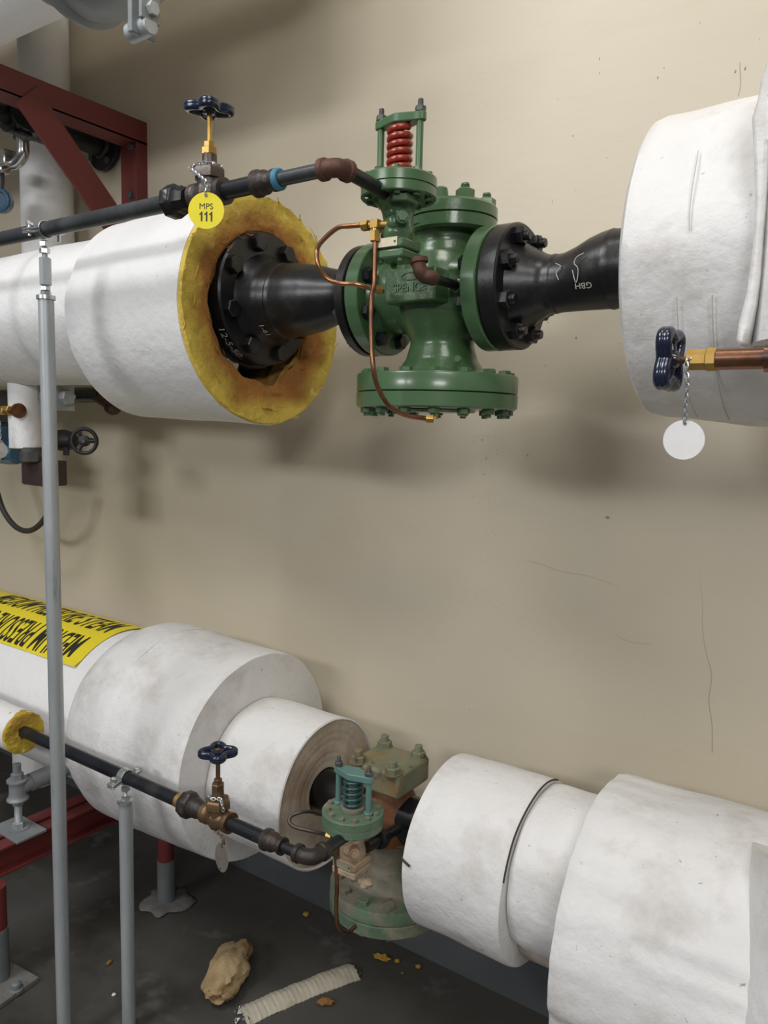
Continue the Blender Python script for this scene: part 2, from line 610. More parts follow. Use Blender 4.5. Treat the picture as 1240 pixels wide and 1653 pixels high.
b.box((-1.5, -1.2, 3.05), (9, 5.9, 0.1))
struct(b.build('ceiling', M_ceil))


# ------------------------------------------------------------------ jackets
def wrinkle(amp, s1=6, s2=22, seed=0):
    def fn(t, a, r, i):
        p = V((t, math.cos(a) * max(r, .02) + seed, math.sin(a) * max(r, .02)))
        return r + amp * (noise.noise(p * s1) * 1.2 + noise.noise(p * s2) * 0.35)
    return fn


UY, UZ = 1.159, 0.2165
LY, LZ = 1.26, -0.79
# upper left: big cut jacket with exposed fibreglass
t = thing('pipe_insulation', 'large white insulation jacket cut open to yellow fibreglass, left of the green valve', 'pipe insulation', (-1.3, UY, UZ))
f0 = wrinkle(0.003)
x0 = -1.465


def ragged(t_, a, r, i):
    rr = f0(t_, a, r, i)
    if t_ < 0.01:
        return (t_ + 0.006 * noise.noise(V((math.cos(a) * 4, math.sin(a) * 4, 3))), rr)
    return rr


MB().lathe((x0, UY, UZ), X, sub([(0.0, 0.165), (0.0, 0.206), (0.004, 0.2145), (0.358, 0.2245), (0.3585, 0.2205), (0.15, 0.2175)], 0.012), 120, ragged, caps=False) \
    .build('cut_jacket', M_jack, t)
g = MB()


def gl(t_, a, r, i):
    p = V((t_ * 3, math.cos(a) * r, math.sin(a) * r))
    k = noise.noise(p * 22) + 0.5 * noise.noise(p * 60)
    if r < 0.145:
        lump = noise.noise(V((math.cos(a) * 2.3, math.sin(a) * 2.3, 7))) * 0.018 + k * 0.008
        return (t_ + 0.004 * k, r + lump)
    if r < 0.214:
        return (t_ + 0.003 * k + 0.004 * noise.noise(p * 9), r + 0.002 * k)
    return (t_ + 0.004 * noise.noise(V((a * 9, 0, 1))), r + 0.0015 * k)


g.lathe((x0, UY, UZ), X, sub([(0.20, 0.2165), (0.364, 0.2225), (0.367, 0.221), (0.366, 0.19), (0.362, 0.155), (0.350, 0.1405)], 0.004), 200, gl, caps=False)
for k in range(90):
    a = random.uniform(0, 2 * PI)
    rr = random.choice((0.222, 0.221, 0.19, 0.16, 0.148))
    p = V((x0 + 0.366, UY + rr * math.cos(a), UZ + rr * math.sin(a)))
    tdir = V((0, -math.sin(a), math.cos(a)))
    rd = V((0, math.cos(a), math.sin(a)))
    L_ = random.uniform(0.008, 0.03)
    g.tube([p, p + tdir * L_ * 0.5 + X * random.uniform(0, 0.004) + rd * random.uniform(-.002, .004), p + tdir * L_ + X * random.uniform(-0.002, 0.006) + rd * random.uniform(-.002, .006)], random.uniform(0.0004, 0.0014), 5, 2)
g.build('fibreglass_layer', M_glassr, t)
g = MB()


def gl2(t_, a, r, i):
    p = V((t_ * 2, math.cos(a) * r, math.sin(a) * r))
    k = noise.noise(p * 22) + 0.5 * noise.noise(p * 60)
    lump = noise.noise(V((math.cos(a) * 2.3, math.sin(a) * 2.3, 7))) * 0.018 + k * 0.008
    dn = 0.0
    if math.sin(a) * 0 + (-math.cos(a)) * 0 == 0:
        dn = 0
    return (t_ + 0.004 * k, r + lump * (1 if t_ > 0.2 else 0.6))


g.lathe((x0, UY, UZ), X, sub([(0.352, 0.146), (0.345, 0.136), (0.30, 0.134), (0.15, 0.132), (0.06, 0.13), (0.05, 0.06)], 0.006), 160, gl2, caps=False)
g.build('scorched_inner_layer', M_brownglass, t)
# tufts of white wool
g = MB()
for c, r in (((-1.19, UY - 0.085, UZ - 0.085), 0.045), ((-1.20, UY - 0.095, UZ - 0.045), 0.035), ((-1.17, UY - 0.055, UZ - 0.115), 0.04)):
    g.sphere(c, r, 28, (0.8, 0.6, 1), fn=lambda d: 1 + 0.35 * noise.noise(d * 2.6) + 0.15 * noise.noise(d * 7))
g.build('wool_stuffing', M_wool, t)
# upper left narrow jacket
t = thing('pipe_insulation', 'smooth narrower white jacketed pipe at the far left, running behind the tall galvanised pole', 'pipe insulation', (-2.2, UY, 0.245))
MB().lathe((-3.6, UY, 0.245), X, sub([(0, .168), (1.86, 0.166), (1.862, 0.1675), (2.133, 0.1665)], 0.03), 96, wrinkle(0.002, seed=3)).build('jacket', M_jack, t)
# drip leg stub below it
t = thing('insulated_drip_leg', 'short white insulated stub hanging under the upper left pipe, behind the tall pole', 'pipe insulation', (-1.985, UY, -0.09))
MB().lathe((-1.985, UY, 0.10), -Z, sub([(0, .042), (0.187, .042), (0.19, .036), (0.19, 0.012)], 0.01), 48, wrinkle(0.001, 20, 50)).build('jacket', M_jack, t)

# upper right jacket
t = thing('pipe_insulation', 'painted white round-ended insulation at the upper right, black reducer running into it', 'pipe insulation', (0.0, UY, 0.222))
fr = wrinkle(0.004, seed=9)


def rsh(t_, a, r, i):
    rr = fr(t_, a, r, i)
    if t_ > 0.004:
        # facets: the wrap is folded into flats
        return rr * (1 - 0.018 * abs(math.sin(a * 4)) * min(1, t_ / 0.05)) + (0.006 if False else 0)
    return rr


MB().lathe((-0.327, UY, 0.222), X, sub([(0.0, 0.055), (0.0, 0.19), (0.006, 0.1985), (0.02, 0.203), (0.13, 0.212), (0.9, 0.216)], 0.01), 120, rsh).build('jacket', M_jack2, t)
# raised canvas lap at the tee
P = [(1300, 60), (1246, 70), (1238, 95), (1228, 125), (1222, 160), (1213, 190), (1217, 260), (1218, 330), (1214, 400), (1205, 470), (1192, 520), (1188, 548), (1194, 560),
     (1203, 553), (1211, 525), (1219, 490), (1226, 440), (1230, 380), (1236, 300), (1240, 230), (1300, 215)]
MB().prism([at(px, py, 0.925) for px, py in P], (0, 0.045, 0)).build('canvas_lap', M_jack2, t, bev=0.004)
MB().lathe((-0.06, 0.99, 0.10), Z, sub([(0, 0.112), (0.3, 0.112)], 0.02), 64, wrinkle(0.003, seed=4)).build('tee_jacket', M_jack, t)

# lower left: label pipe, big jacket, small jacket
t = thing('pipe_insulation', 'white jacketed pipe at the far left of the lower line, under the yellow pipe marker', 'pipe insulation', (-2.2, LY, -0.78))
MB().lathe((-3.6, LY, -0.78), X, sub([(0, .213), (1.967, 0.213), (1.968, 0.2)], 0.03), 96, wrinkle(0.0012, seed=13)).build('jacket', M_jack, t)
t = thing('pipe_insulation', 'largest white insulation drum of the lower line, left of the stepped small drum', 'pipe insulation', (-1.4, LY, -0.78))
MB().lathe((-1.628, LY, -0.78), X, sub([(0.0, 0.17), (0.0, 0.225), (0.012, 0.240), (0.05, 0.252), (0.16, 0.253), (0.165, 0.2515), (0.41, 0.2405), (0.4135, 0.2385), (0.414, 0.15), (0.414, 0.14)], 0.012), 128,
           wrinkle(0.0032, seed=21)).build('jacket', M_jack2, t)
t = thing('pipe_insulation', 'smaller stained white drum with a brown ringed end, stepped out of the largest drum', 'pipe insulation', (-1.1, LY, -0.807))
MB().lathe((-1.2125, LY, -0.807), X, sub([(0.0, 0.164), (0.2095, 0.165), (0.2115, 0.162), (0.2025, 0.158)], 0.01), 112, wrinkle(0.003, seed=31), caps=False).build('jacket', M_jack2, t)
e = MB()


def ring_end(t_, a, r, i):
    p = V((0, math.cos(a) * r, math.sin(a) * r))
    return (t_ + 0.0016 * noise.noise(V((r * 95, 0.4 * math.cos(a), 0.4 * math.sin(a)))) + 0.003 * noise.noise(p * 16), r + 0.004 * noise.noise(p * 10) * (1 if r < .09 else 0.3))


e.lathe((-1.22, LY, -0.807), X, sub([(0.212, 0.161), (0.2135, 0.158), (0.211, 0.10), (0.206, 0.053), (0.15, 0.050), (0.15, 0.0)], 0.0035), 160, ring_end, caps=False)
e.build('cut_end', M_jackend, t)

# lower right jackets
t = thing('pipe_insulation', 'white insulation drum just right of the lower old valve, crack in its rim', 'pipe insulation', (-0.6, LY, -0.80))
MB().lathe((-0.705, LY, -0.807), X, sub([(0.012, 0.05), (0.006, 0.15), (0.0, 0.158), (0.003, 0.163), (0.19, 0.1655), (0.196, 0.163), (0.197, 0.14)], 0.01), 112, wrinkle(0.0035, seed=41)).build('jacket', M_jack2, t)
t = thing('pipe_insulation', 'narrow neck of white insulation between two bigger drums of the lower right line', 'pipe insulation', (-0.45, LY, -0.80))
MB().lathe((-0.506, LY, -0.788), X, sub([(0, 0.139), (0.02, 0.1425), (0.105, 0.143), (0.106, 0.12)], 0.008), 96, wrinkle(0.007, 9, seed=51)).build('jacket', M_jack2, t)
MB().lathe((-0.505, LY + 0.01, -0.862), X, sub([(0, 0.103), (0.105, 0.103)], 0.02), 64, wrinkle(0.002, seed=52)).build('lower_wrap', M_jackend, t)
t = thing('pipe_insulation', 'biggest wrinkled white insulation at the lower right corner, with a downward branch', 'pipe insulation', (-0.1, LY, -0.80))


def big3(t_, a, r, i):
    p = V((t_, math.cos(a) * r, math.sin(a) * r + 61))
    k = 1.0
    dent = 0.006 * noise.noise(V((t_ * 5, math.cos(a) * 5, math.sin(a) * 9)))
    return r + 0.004 * noise.noise(p * 7) + 0.0012 * noise.noise(p * 25) + dent * k


MB().lathe((-0.398, LY, -0.83), X, sub([(0.006, 0.10), (0.0, 0.215), (0.004, 0.226), (0.02, 0.231), (0.9, 0.236)], 0.009), 144, big3).build('jacket', M_jack2, t)
MB().lathe((0.020, 1.20, -0.60), V((0, -0.20, -0.62)), sub([(0, 0.175), (0.75, 0.18)], 0.012), 96, wrinkle(0.003, 5, seed=71)).build('branch_jacket', M_jack2, t)

M_seam = mat('grey_seam_line', (0.52, 0.50, 0.47), 0.8)  # plain grey for the thin seam lines of the jackets
M_crack = mat('dark_split', (0.05, 0.04, 0.03), 0.9)


def seam(parent_name, pts, r, m_=None, nm='seam'):
    pr = bpy.data.objects[parent_name]
    MB().tube(pts, r, 6, 4).build(nm, m_ or M_seam, pr)


def arc(x, yc, zc, r, a0, a1, n=24, xj=0.0):
    # angles measured from straight up towards the viewer, in degrees
    out = []
    for k in range(n + 1):
        a = math.radians(a0 + (a1 - a0) * k / n)
        out.append(V((x + xj * noise.noise(V((a * 2, x, 0))), yc - math.sin(a) * r, zc + math.cos(a) * r)))
    return out


seam('pipe_insulation.001', arc(-1.735, UY, 0.245, 0.1668, 10, 150), 0.0006)
seam('pipe_insulation.004', arc(-1.475, LY, -0.78, 0.2525, -20, 78) + [V((-1.475, LY - 0.2465, -0.84)), V((-1.53, LY - 0.2475, -0.83)), V((-1.60, LY - 0.2455, -0.82))], 0.0006)
seam('pipe_insulation.002', arc(-0.252, UY, 0.222, 0.2095, 108, 165), 0.0007)
seam('pipe_insulation.002', arc(-0.212, UY, 0.222, 0.2120, 108, 165), 0.0010)
seam('pipe_insulation.002', arc(-0.243, UY, 0.222, 0.2085, 60, 88, xj=0.01), 0.0006)
seam('pipe_insulation.006', arc(-0.5075, LY, -0.807, 0.165, -25, 70, xj=0.002), 0.0016, M_crack, 'split')
seam('pipe_insulation.006', [V((-0.706, LY - 0.1575, -0.776)), V((-0.699, LY - 0.163, -0.777)), V((-0.685, LY - 0.1645, -0.782))], 0.0022, M_crack, 'split')

# ------------------------------------------------------------------ pipe marker (self adhesive sign)
t = thing('pipe_marker', 'yellow pipe marker reading MEDIUM PRESSURE STEAM on the lower left pipe', 'sign', (-2.1, LY - 0.1, -0.58))
s_ = MB()
nn, mm = 44, 36
th0, th1 = math.radians(45.5), math.radians(-30)
xa, xb = -2.72, -1.699


def lab(x, th, r):
    wv = 0.0018 * noise.noise(V((x * 9, th * 3, 0)))
    return V((x, LY - math.sin(th) * (r + wv), -0.78 + math.cos(th) * (r + wv)))


vs = []
for i in range(nn + 1):
    for k in range(mm + 1):
        xx = xa + (xb - xa) * i / nn
        th = th0 + (th1 - th0) * k / mm
        lift = 0.006 * max(0, 1 - (mm - 0) * 0 - k / 3.0) * max(0, (i - nn + 8) / 8)
        vs.append(lab(xx, th, 0.2165 + lift))
for i in range(nn + 1):
    for k in range(mm + 1):
        xx = xa + (xb - xa) * i / nn
        th = th0 + (th1 - th0) * k / mm
        lift = 0.006 * max(0, 1 - k / 3.0) * max(0, (i - nn + 8) / 8)
        vs.append(lab(xx, th, 0.2159 + lift))
N1 = (nn + 1) * (mm + 1)
fs = []
for i in range(nn):
    for k in range(mm):
        a = i * (mm + 1) + k
        q = [a, a + 1, a + mm + 2, a + mm + 1]
        fs.append(q)
        fs.append([N1 + z for z in q][::-1])
for i in range(nn):
    for k in (0, mm):
        a = i * (mm + 1) + k
        fs.append([a, a + mm + 1, N1 + a + mm + 1, N1 + a])
for k in range(mm):
    for i in (0, nn):
        a = i * (mm + 1) + k
        fs.append([a, a + 1, N1 + a + 1, N1 + a])
s_.add(vs, fs)
s_.build('backing', M_vinyl, t)
tx = MB()
H = 0.075


def line(txt, xright, thc, flip, hh=1.0, sx=0.62):
    # stretch the letters to the tall condensed face of the marker
    def fn(c):
        cx, cy = c.x * sx, c.y * hh
        if flip:
            return lab(xright - cx, thc + cy / 0.2165, 0.2171)
        return lab(xright + cx, thc - cy / 0.2165, 0.2171)
    return fn


text_mesh('MEDIUM PRESSURE STEAM', 0.125, line('', -1.730, math.radians(1.5), False, 1.0, 0.40), bold=0.0015, align='RIGHT', sub_x=0.006).build('lettering', M_ink, t)
text_mesh('MEDIUM PRESSURE STEAM', 0.125, line('', -1.745, math.radians(30.5), True, 1.0, 0.40), bold=0.0015, align='LEFT', sub_x=0.006).build('lettering', M_ink, t)



# ------------------------------------------------------------------ flanged parts
def ring_bolts(mb, c, d, R, n, r, h, phase=0.0, stud=0.0, skip=()):
    d = V(d).normalized()
    u = V((0, 0, 1)).cross(d).normalized() if abs(d.z) < 0.9 else V((1, 0, 0))
    w_ = d.cross(u)
    out = []
    for k in range(n):
        if k in skip:
            continue
        a = 2 * PI * (k + phase) / n
        p = V(c) + (u * math.cos(a) + w_ * math.sin(a)) * R
        q = MB().bolt(p, d, r, h, rot=a, stud=stud)
        out.append(q)
    return out


# left black spool: six inch flange pair, reducer, weld neck flange
t = thing('flanged_reducer', 'black flanged pipe reducer emerging from the yellow fibreglass, left of the green valve', 'pipe reducer', (-1.0, UY, UZ))
FZ = 0.2425
MB().lathe((-1.165, UY, FZ), X, [(0, 0.06), (0, 0.135), (0.002, 0.137), (0.026, 0.137), (0.028, 0.135), (0.0285, 0.09), (0.0315, 0.09), (0.032, 0.128), (0.034, 0.1305), (0.062, 0.1305), (0.066, 0.127), (0.0665, 0.085), (0.07, 0.082)], 96) \
    .build('large_flange', M_black, t)
hub = [(0.066, 0.094), (0.074, 0.088), (0.095, 0.076), (0.118, 0.0700), (0.122, 0.072), (0.127, 0.0700), (0.16, 0.068), (0.20, 0.062), (0.235, 0.052), (0.262, 0.046), (0.285, 0.0445), (0.34, 0.0445)]
MB().lathe((-1.165, UY, 0.2345), X, sub(hub, 0.006), 72).build('reducer', M_black, t)
for q in ring_bolts(None, (-1.0985, UY, FZ), X, 0.108, 8, 0.0175, 0.014, 0.38):
    q.build('bolt', M_black, t)
for q in ring_bolts(None, (-1.166, UY, FZ), -X, 0.108, 8, 0.0155, 0.014, 0.5):
    q.build('nut', M_black, t)
MB().lathe((-0.8525, UY, 0.220), X, [(0, 0.055), (0, 0.096), (0.0015, 0.098), (0.017, 0.098), (0.018, 0.0965), (0.018, 0.05)], 80).build('small_flange', M_black, t)
for q in ring_bolts(None, (-0.853, UY, 0.220), -X, 0.078, 8, 0.0125, 0.012, 0.5, stud=0.006):
    q.build('nut', M_black, t)
def rim_txt(xc, R, th, zc=FZ, sgn=1):
    def fn(c):
        a = th + c.x / R
        return V((xc + c.y * sgn, UY - math.cos(a) * (R + 0.0006), zc - math.sin(a) * (R + 0.0006)))
    return fn


text_mesh('12-5-50', 0.024, rim_txt(-1.115, 0.1305, math.radians(47))).build('chalk_mark', M_chalk, t)
text_mesh('M52-2L', 0.021, rim_txt(-1.150, 0.137, math.radians(14))).build('chalk_mark', M_chalk, t)
text_mesh('1-61', 0.018, rim_txt(-1.062, 0.0765, math.radians(52), 0.2345)).build('chalk_mark', M_chalk, t)

# right black spool
t = thing('flanged_reducer', 'black flanged reducer between the green valve and the right insulation', 'pipe reducer', (-0.5, UY, UZ))
MB().lathe((-0.576, UY, 0.2225), X, [(0.0015, 0.05), (0.0015, 0.0965), (0.003, 0.0985), (0.029, 0.0985), (0.032, 0.0955), (0.032, 0.06)], 96).build('flange', M_black, t)
MB().lathe((-0.576, UY, 0.2225), X, sub([(0.031, 0.071), (0.038, 0.067), (0.060, 0.054), (0.074, 0.0465), (0.084, 0.0445), (0.088, 0.0455), (0.093, 0.0445)], 0.004), 64).build('weld_neck', M_black, t)
# eccentric reducer: flat along the bottom
e = MB()
sta = [(-0.484, 0.0440, 0.2225), (-0.470, 0.0445, 0.2235), (-0.450, 0.0480, 0.2275), (-0.430, 0.0530, 0.2325), (-0.412, 0.0560, 0.2355), (-0.402, 0.0570, 0.2365), (-0.396, 0.0585, 0.2365), (-0.390, 0.0570, 0.2365), (-0.30, 0.0570, 0.2365)]
vs = []
sg = 56
for x_, r_, z_ in sta:
    for k in range(sg):
        a = 2 * PI * k / sg
        vs.append((x_, UY + r_ * math.cos(a), z_ + r_ * math.sin(a)))
e.add(vs, [[i * sg + k, i * sg + (k + 1) % sg, (i + 1) * sg + (k + 1) % sg, (i + 1) * sg + k] for i in range(len(sta) - 1) for k in range(sg)])
e.build('eccentric_reducer', M_black, t)
for q in ring_bolts(None, (-0.544, UY, 0.2225), X, 0.078, 8, 0.0145, 0.014, 0.5, stud=0.009):
    q.build('nut', M_black, t)
yy = UY - 0.0585
MB().tube([at(943, 408, yy), at(931, 415, yy), at(927, 425, yy), at(933, 433, yy), at(932, 450, yy + .004), at(929, 455, yy), at(924, 436, yy)], 0.0006, 5).build('chalk_mark', M_chalk, t)
MB().tube([at(897, 425, yy + .01), at(905, 430, yy + .01), at(898, 440, yy + .01), at(902, 452, yy + .01)], 0.0006, 5).build('chalk_mark', M_chalk, t)


def rt(c):
    a = math.radians(30) + c.y / 0.058
    return V((-0.425 - c.x, UY - 0.0572 * math.cos(a), 0.2365 - 0.0572 * math.sin(a)))


text_mesh('GBH', 0.013, rt).build('chalk_mark', M_chalk, t)

# ------------------------------------------------------------------ main green valve
VX = -0.690
t = thing('pressure_regulating_valve', 'large glossy green steam regulating valve body bolted between the black flanges', 'valve', (VX, UY, 0.03))
body = [(-0.125, 0.085), (-0.118, 0.076), (-0.098, 0.062), (-0.075, 0.055), (-0.068, 0.0545), (-0.062, 0.0570), (-0.045, 0.068), (-0.026, 0.079), (0.002, 0.084), (0.030, 0.081), (0.055, 0.071), (0.076, 0.060), (0.092, 0.0565), (0.104, 0.0580), (0.112, 0.066), (0.116, 0.0725)]
o = MB().lathe((VX, UY, 0.209), Z, sub(body, 0.004), 96)
o.build('body', M_green, t)
MB().lathe((VX, UY, 0.222), -X, sub([(0.03, 0.074), (0.07, 0.063), (0.1, 0.064), (0.114, 0.074), (0.128, 0.092)], 0.005), 64).build('inlet_neck', M_greensm, t)
MB().lathe((VX, UY, 0.222), X, sub([(0.03, 0.074), (0.06, 0.063), (0.072, 0.064), (0.08, 0.070), (0.088, 0.086)], 0.005), 64).build('outlet_neck', M_greensm, t)
MB().lathe((-0.830, UY, 0.221), X, [(0, 0.05), (0, 0.0965), (0.002, 0.0985), (0.026, 0.0985), (0.0275, 0.097), (0.028, 0.05)], 96).build('inlet_flange', M_greensm, t)
MB().lathe((-0.605, UY, 0.2225), X, [(0, 0.05), (0, 0.097), (0.0015, 0.099), (0.024, 0.099), (0.026, 0.097), (0.026, 0.05)], 96).build('outlet_flange', M_greensm, t)
for q in ring_bolts(None, (-0.802, UY, 0.221), X, 0.078, 8, 0.0135, 0.013, 0.5):
    q.build('flange_bolt', M_black, t)
for q in ring_bolts(None, (-0.605, UY, 0.2225), -X, 0.078, 8, 0.0135, 0.013, 0.5):
    q.build('flange_bolt', M_black, t)
BX = VX + 0.012
MB().lathe((BX, UY, 0.316), Z, sub([(0, 0.062), (0.0, 0.069), (0.004, 0.074), (0.022, 0.0745)], 0.01), 96).build('bonnet_seat', M_green, t)
MB().lathe((BX, UY, 0.3395), Z, [(0, 0.060), (0, 0.0735), (0.001, 0.0755), (0.018, 0.0750), (0.0225, 0.071), (0.023, 0.0)], 96).build('bonnet_cover', M_green, t)
for ad in (-40, 31, 102, 173, -116):
    a = math.radians(ad)
    p = (BX + 0.056 * math.cos(a), UY + 0.056 * math.sin(a), 0.362)
    MB().bolt(p, Z, 0.0155, 0.015, a, stud=0.009, sr=0.0075).build('bonnet_nut', M_green, t)
a = math.radians(-81)
MB().lathe((BX + 0.055 * math.cos(a), UY + 0.055 * math.sin(a), 0.362), Z, [(0, 0.014), (0.016, 0.0115), (0.018, 0.009)], 8).build('lifting_boss', M_green, t)
# diaphragm (bottom) flange pair
MB().lathe((VX - 0.008, UY, 0.0545), Z, [(0, 0.05), (0, 0.138), (0.001, 0.139), (0.027, 0.139), (0.030, 0.137), (0.031, 0.08)], 128).build('upper_diaphragm_flange', M_greensm, t)
MB().lathe((VX - 0.008, UY, 0.0275), Z, [(0, 0.10), (0.0, 0.135), (0.003, 0.139), (0.0245, 0.1395), (0.0255, 0.138), (0.0255, 0.05)], 128).build('lower_diaphragm_flange', M_greensm, t)
for k in range(16):
    a = 2 * PI * (k + 0.3) / 16
    p = V((VX - 0.008 + 0.122 * math.cos(a), UY + 0.122 * math.sin(a), 0.0853))
    MB().hexa(p, Z, 0.0105, 0.0065, a).build('flange_bolt', M_greensm, t)
    p.z = 0.0277
    MB().bolt(p, -Z, 0.0105, 0.009, a, stud=0.005).build('flange_nut', M_greensm, t)
MB().lathe((VX - 0.008, UY, 0.026), -Z, [(0, 0.07), (0.004, 0.066), (0.0045, 0)], 48).build('diaphragm_case', M_greensm, t)
# name boss
bx = MB()
bx.box((-0.690, 1.088, 0.2205), (0.096, 0.074, 0.052))
bx.box((-0.637, 1.11, 0.229), (0.03, 0.03, 0.042))
nb = bx.build('name_boss', M_green, t, bev=0.003)


def namefn(c):
    return V((-0.690 + c.x, 1.051 - c.z, 0.2165 + c.y))


tx = text_mesh('SPENCE', 0.0185, namefn, extrude=0.0016, bold=0.0004)
tx.tube([V((-0.690 + 0.018 * math.cos(a) + 0.003, 1.0505, 0.234 + 0.006 * math.sin(a))) for a in [2 * PI * k / 16 for k in range(16)]], 0.0009, 6, 1, closed=True)
tx.build('raised_lettering', M_green, nb)
MB().hexa(at(740, 580, 1.159 - 0.062), V((0.3, -1, 0)), 0.006, 0.008).build('body_plug', M_greensm, t)
MB().lathe(at(738, 461, 1.088), V((-0.25, -1, 0)), [(-0.02, 0.013), (0.004, 0.012), (0.006, 0.010)], 24).build('pilot_boss', M_green, t)


# ------------------------------------------------------------------ pilot valves
def pilot(label, px_, py_, ztop, springlen, cols, wire, spr_r, turns, boltn):
    """ztop = upper face of the diaphragm flange"""
    mf, mn, ms, my, mb_, mnut = cols
    z = ztop
    t = thing('pilot_valve', label, 'valve', (px_, py_, z - 0.115))
    MB().lathe((px_, py_, z - 0.0305), Z, [(0, 0.04), (0, 0.055), (0.0015, 0.0565), (0.0135, 0.0565), (0.0145, 0.0555), (0.0150, 0.0545), (0.0155, 0.0567), (0.0285, 0.0567), (0.0305, 0.055), (0.0305, 0)], 96).build('diaphragm_flange', mf, t)
    for k in range(boltn):
        a = 2 * PI * (k + 0.35) / boltn
        q = V((px_ + 0.0465 * math.cos(a), py_ + 0.0465 * math.sin(a), z))
        MB().hexa(q, Z, 0.0058, 0.0055, a).build('flange_bolt', mb_, t)
        q.z = z - 0.030
        MB().hexa(q, -Z, 0.0055, 0.004, a).build('flange_nut', mb_, t)
    nk = MB()

    def bulge(t_, a, r, i):
        p = V((math.cos(a), math.sin(a), t_ * 26 + px_ * 9))
        return r + 0.0030 * noise.noise(p * 1.7)
    nk.lathe((px_, py_, z - 0.028), -Z, sub([(0, 0.036), (0.008, 0.032), (0.015, 0.026), (0.022, 0.0235), (0.034, 0.023), (0.044, 0.0255), (0.054, 0.0255), (0.062, 0.023), (0.07, 0.024)], 0.003), 48, bulge)
    nk.sphere((px_ + 0.006, py_ - 0.019, z - 0.068), 0.0115, 20)
    nk.sphere((px_ - 0.017, py_ - 0.004, z - 0.070), 0.0125, 20)
    nk.sphere((px_, py_ - 0.018, z - 0.052), 0.0105, 20)
    nk.build('neck', mn, t, angle=60)
    MB().cyl((px_ + 0.012, py_ - 0.012, z - 0.064), (px_ + 0.028, py_ - 0.030, z - 0.064), 0.0095, 24, ch=0.001).bolt((px_ + 0.027, py_ - 0.029, z - 0.064), V((1, -1.1, 0)), 0.0075, 0.005).build('side_plug', mn, t)
    MB().prism([(px_ + 0.016, py_ - 0.040, z - 0.031), (px_ + 0.036, py_ - 0.030, z - 0.031), (px_ + 0.036, py_ + 0.0, z - 0.031), (px_, py_, z - 0.031), (px_ + 0.004, py_ - 0.03, z - 0.031)], (0, 0, -0.012)).build('lug', mn, t, bev=0.002)
    base = MB()
    base.box((px_, py_, z - 0.0975), (0.052, 0.052, 0.015))
    base.build('base_block', mn, t, bev=0.003)
    MB().box((px_, py_, z - 0.1125), (0.053, 0.053, 0.0135)).build('base_plate', mn, t, bev=0.003)
    for sx, sy in ((-1, -1), (1, -1), (1, 1), (-1, 1)):
        q = (px_ + sx * 0.018, py_ + sy * 0.018, z - 0.119)
        MB().lathe(q, -Z, [(0, 0.005), (0.004, 0.0048), (0.006, 0.003)], 14).build('base_bolt', mb_, t)
    np_ = MB().box((px_ - 0.002, py_ - 0.0270, z - 0.0965), (0.040, 0.0015, 0.013))
    npo = np_.build('nameplate', M_plate, t)
    s2 = MB()
    for q in (-0.016, 0.016):
        s2.cyl((px_ - 0.002 + q, py_ - 0.0276, z - 0.0965), (px_ - 0.002 + q, py_ - 0.0288, z - 0.0965), 0.0016, 10)
    s2.build('screws', M_darksteel, npo)
    # spring
    pts = []
    n = int(turns * 20)
    for k in range(n + 1):
        a = 2 * PI * k / 20
        zz = z + wire + (springlen - 2 * wire) * k / n
        pts.append((px_ + spr_r * math.cos(a), py_ + spr_r * math.sin(a), zz))
    MB().tube(pts, wire, 12, 1).build('spring', ms, t)
    MB().cyl((px_, py_, z - 0.001), (px_, py_, z + springlen * 0.9), spr_r - wire * 1.6, 16).cyl((px_, py_, z), (px_, py_, z + 0.008), spr_r + wire + 0.004, 32, ch=0.001).build('spring_seat', mb_ if mf is M_ogreen else my, t)
    for sx in (-1, 1):
        r_ = 0.0052
        xx = px_ + sx * 0.0345
        MB().cyl((xx, py_, z - 0.002), (xx, py_, z + springlen), r_, 20).cyl((xx, py_, z), (xx, py_, z + 0.006), 0.0085, 20, ch=0.001).build('rod', my, t)
        yt = z + springlen + 0.013
        MB().bolt((xx, py_, yt), Z, 0.0082, 0.0075, 0.3, stud=0.010, sr=0.0042).build('rod_nut', mnut, t)
    yk = MB()
    poly = []
    for k in range(60):
        a = 2 * PI * k / 60
        cxn, cyn = math.cos(a), math.sin(a)
        xx = 0.0435 * (abs(cxn) ** 0.75) * (1 if cxn > 0 else -1)
        yy = (0.0095 + 0.0085 * (1 - min(1, abs(xx) / 0.030)) ** 1) * (abs(cyn) ** 0.6) * (1 if cyn > 0 else -1)
        poly.append((px_ + xx, py_ + yy, z + springlen))
    yk.prism(poly, (0, 0, 0.0125))
    yk.build('yoke', my, t, bev=0.0015)
    return t


pilot('bright green pilot valve with a red spring, mounted in front of the large green valve', -0.670, 0.985, 0.362, 0.075,
      (M_greensm, M_greensm, M_red, M_greensm, M_greensm, M_darksteel), 0.0047, 0.0152, 6.0, 10)
pilot('dusty old pilot valve with a dark teal spring, mounted on the lower valve', -0.798, 1.075, -0.702, 0.061,
      (M_ogreen, M_tan, M_tealdk, M_teal, M_dirt, M_darksteel), 0.0036, 0.0155, 5.0, 12)

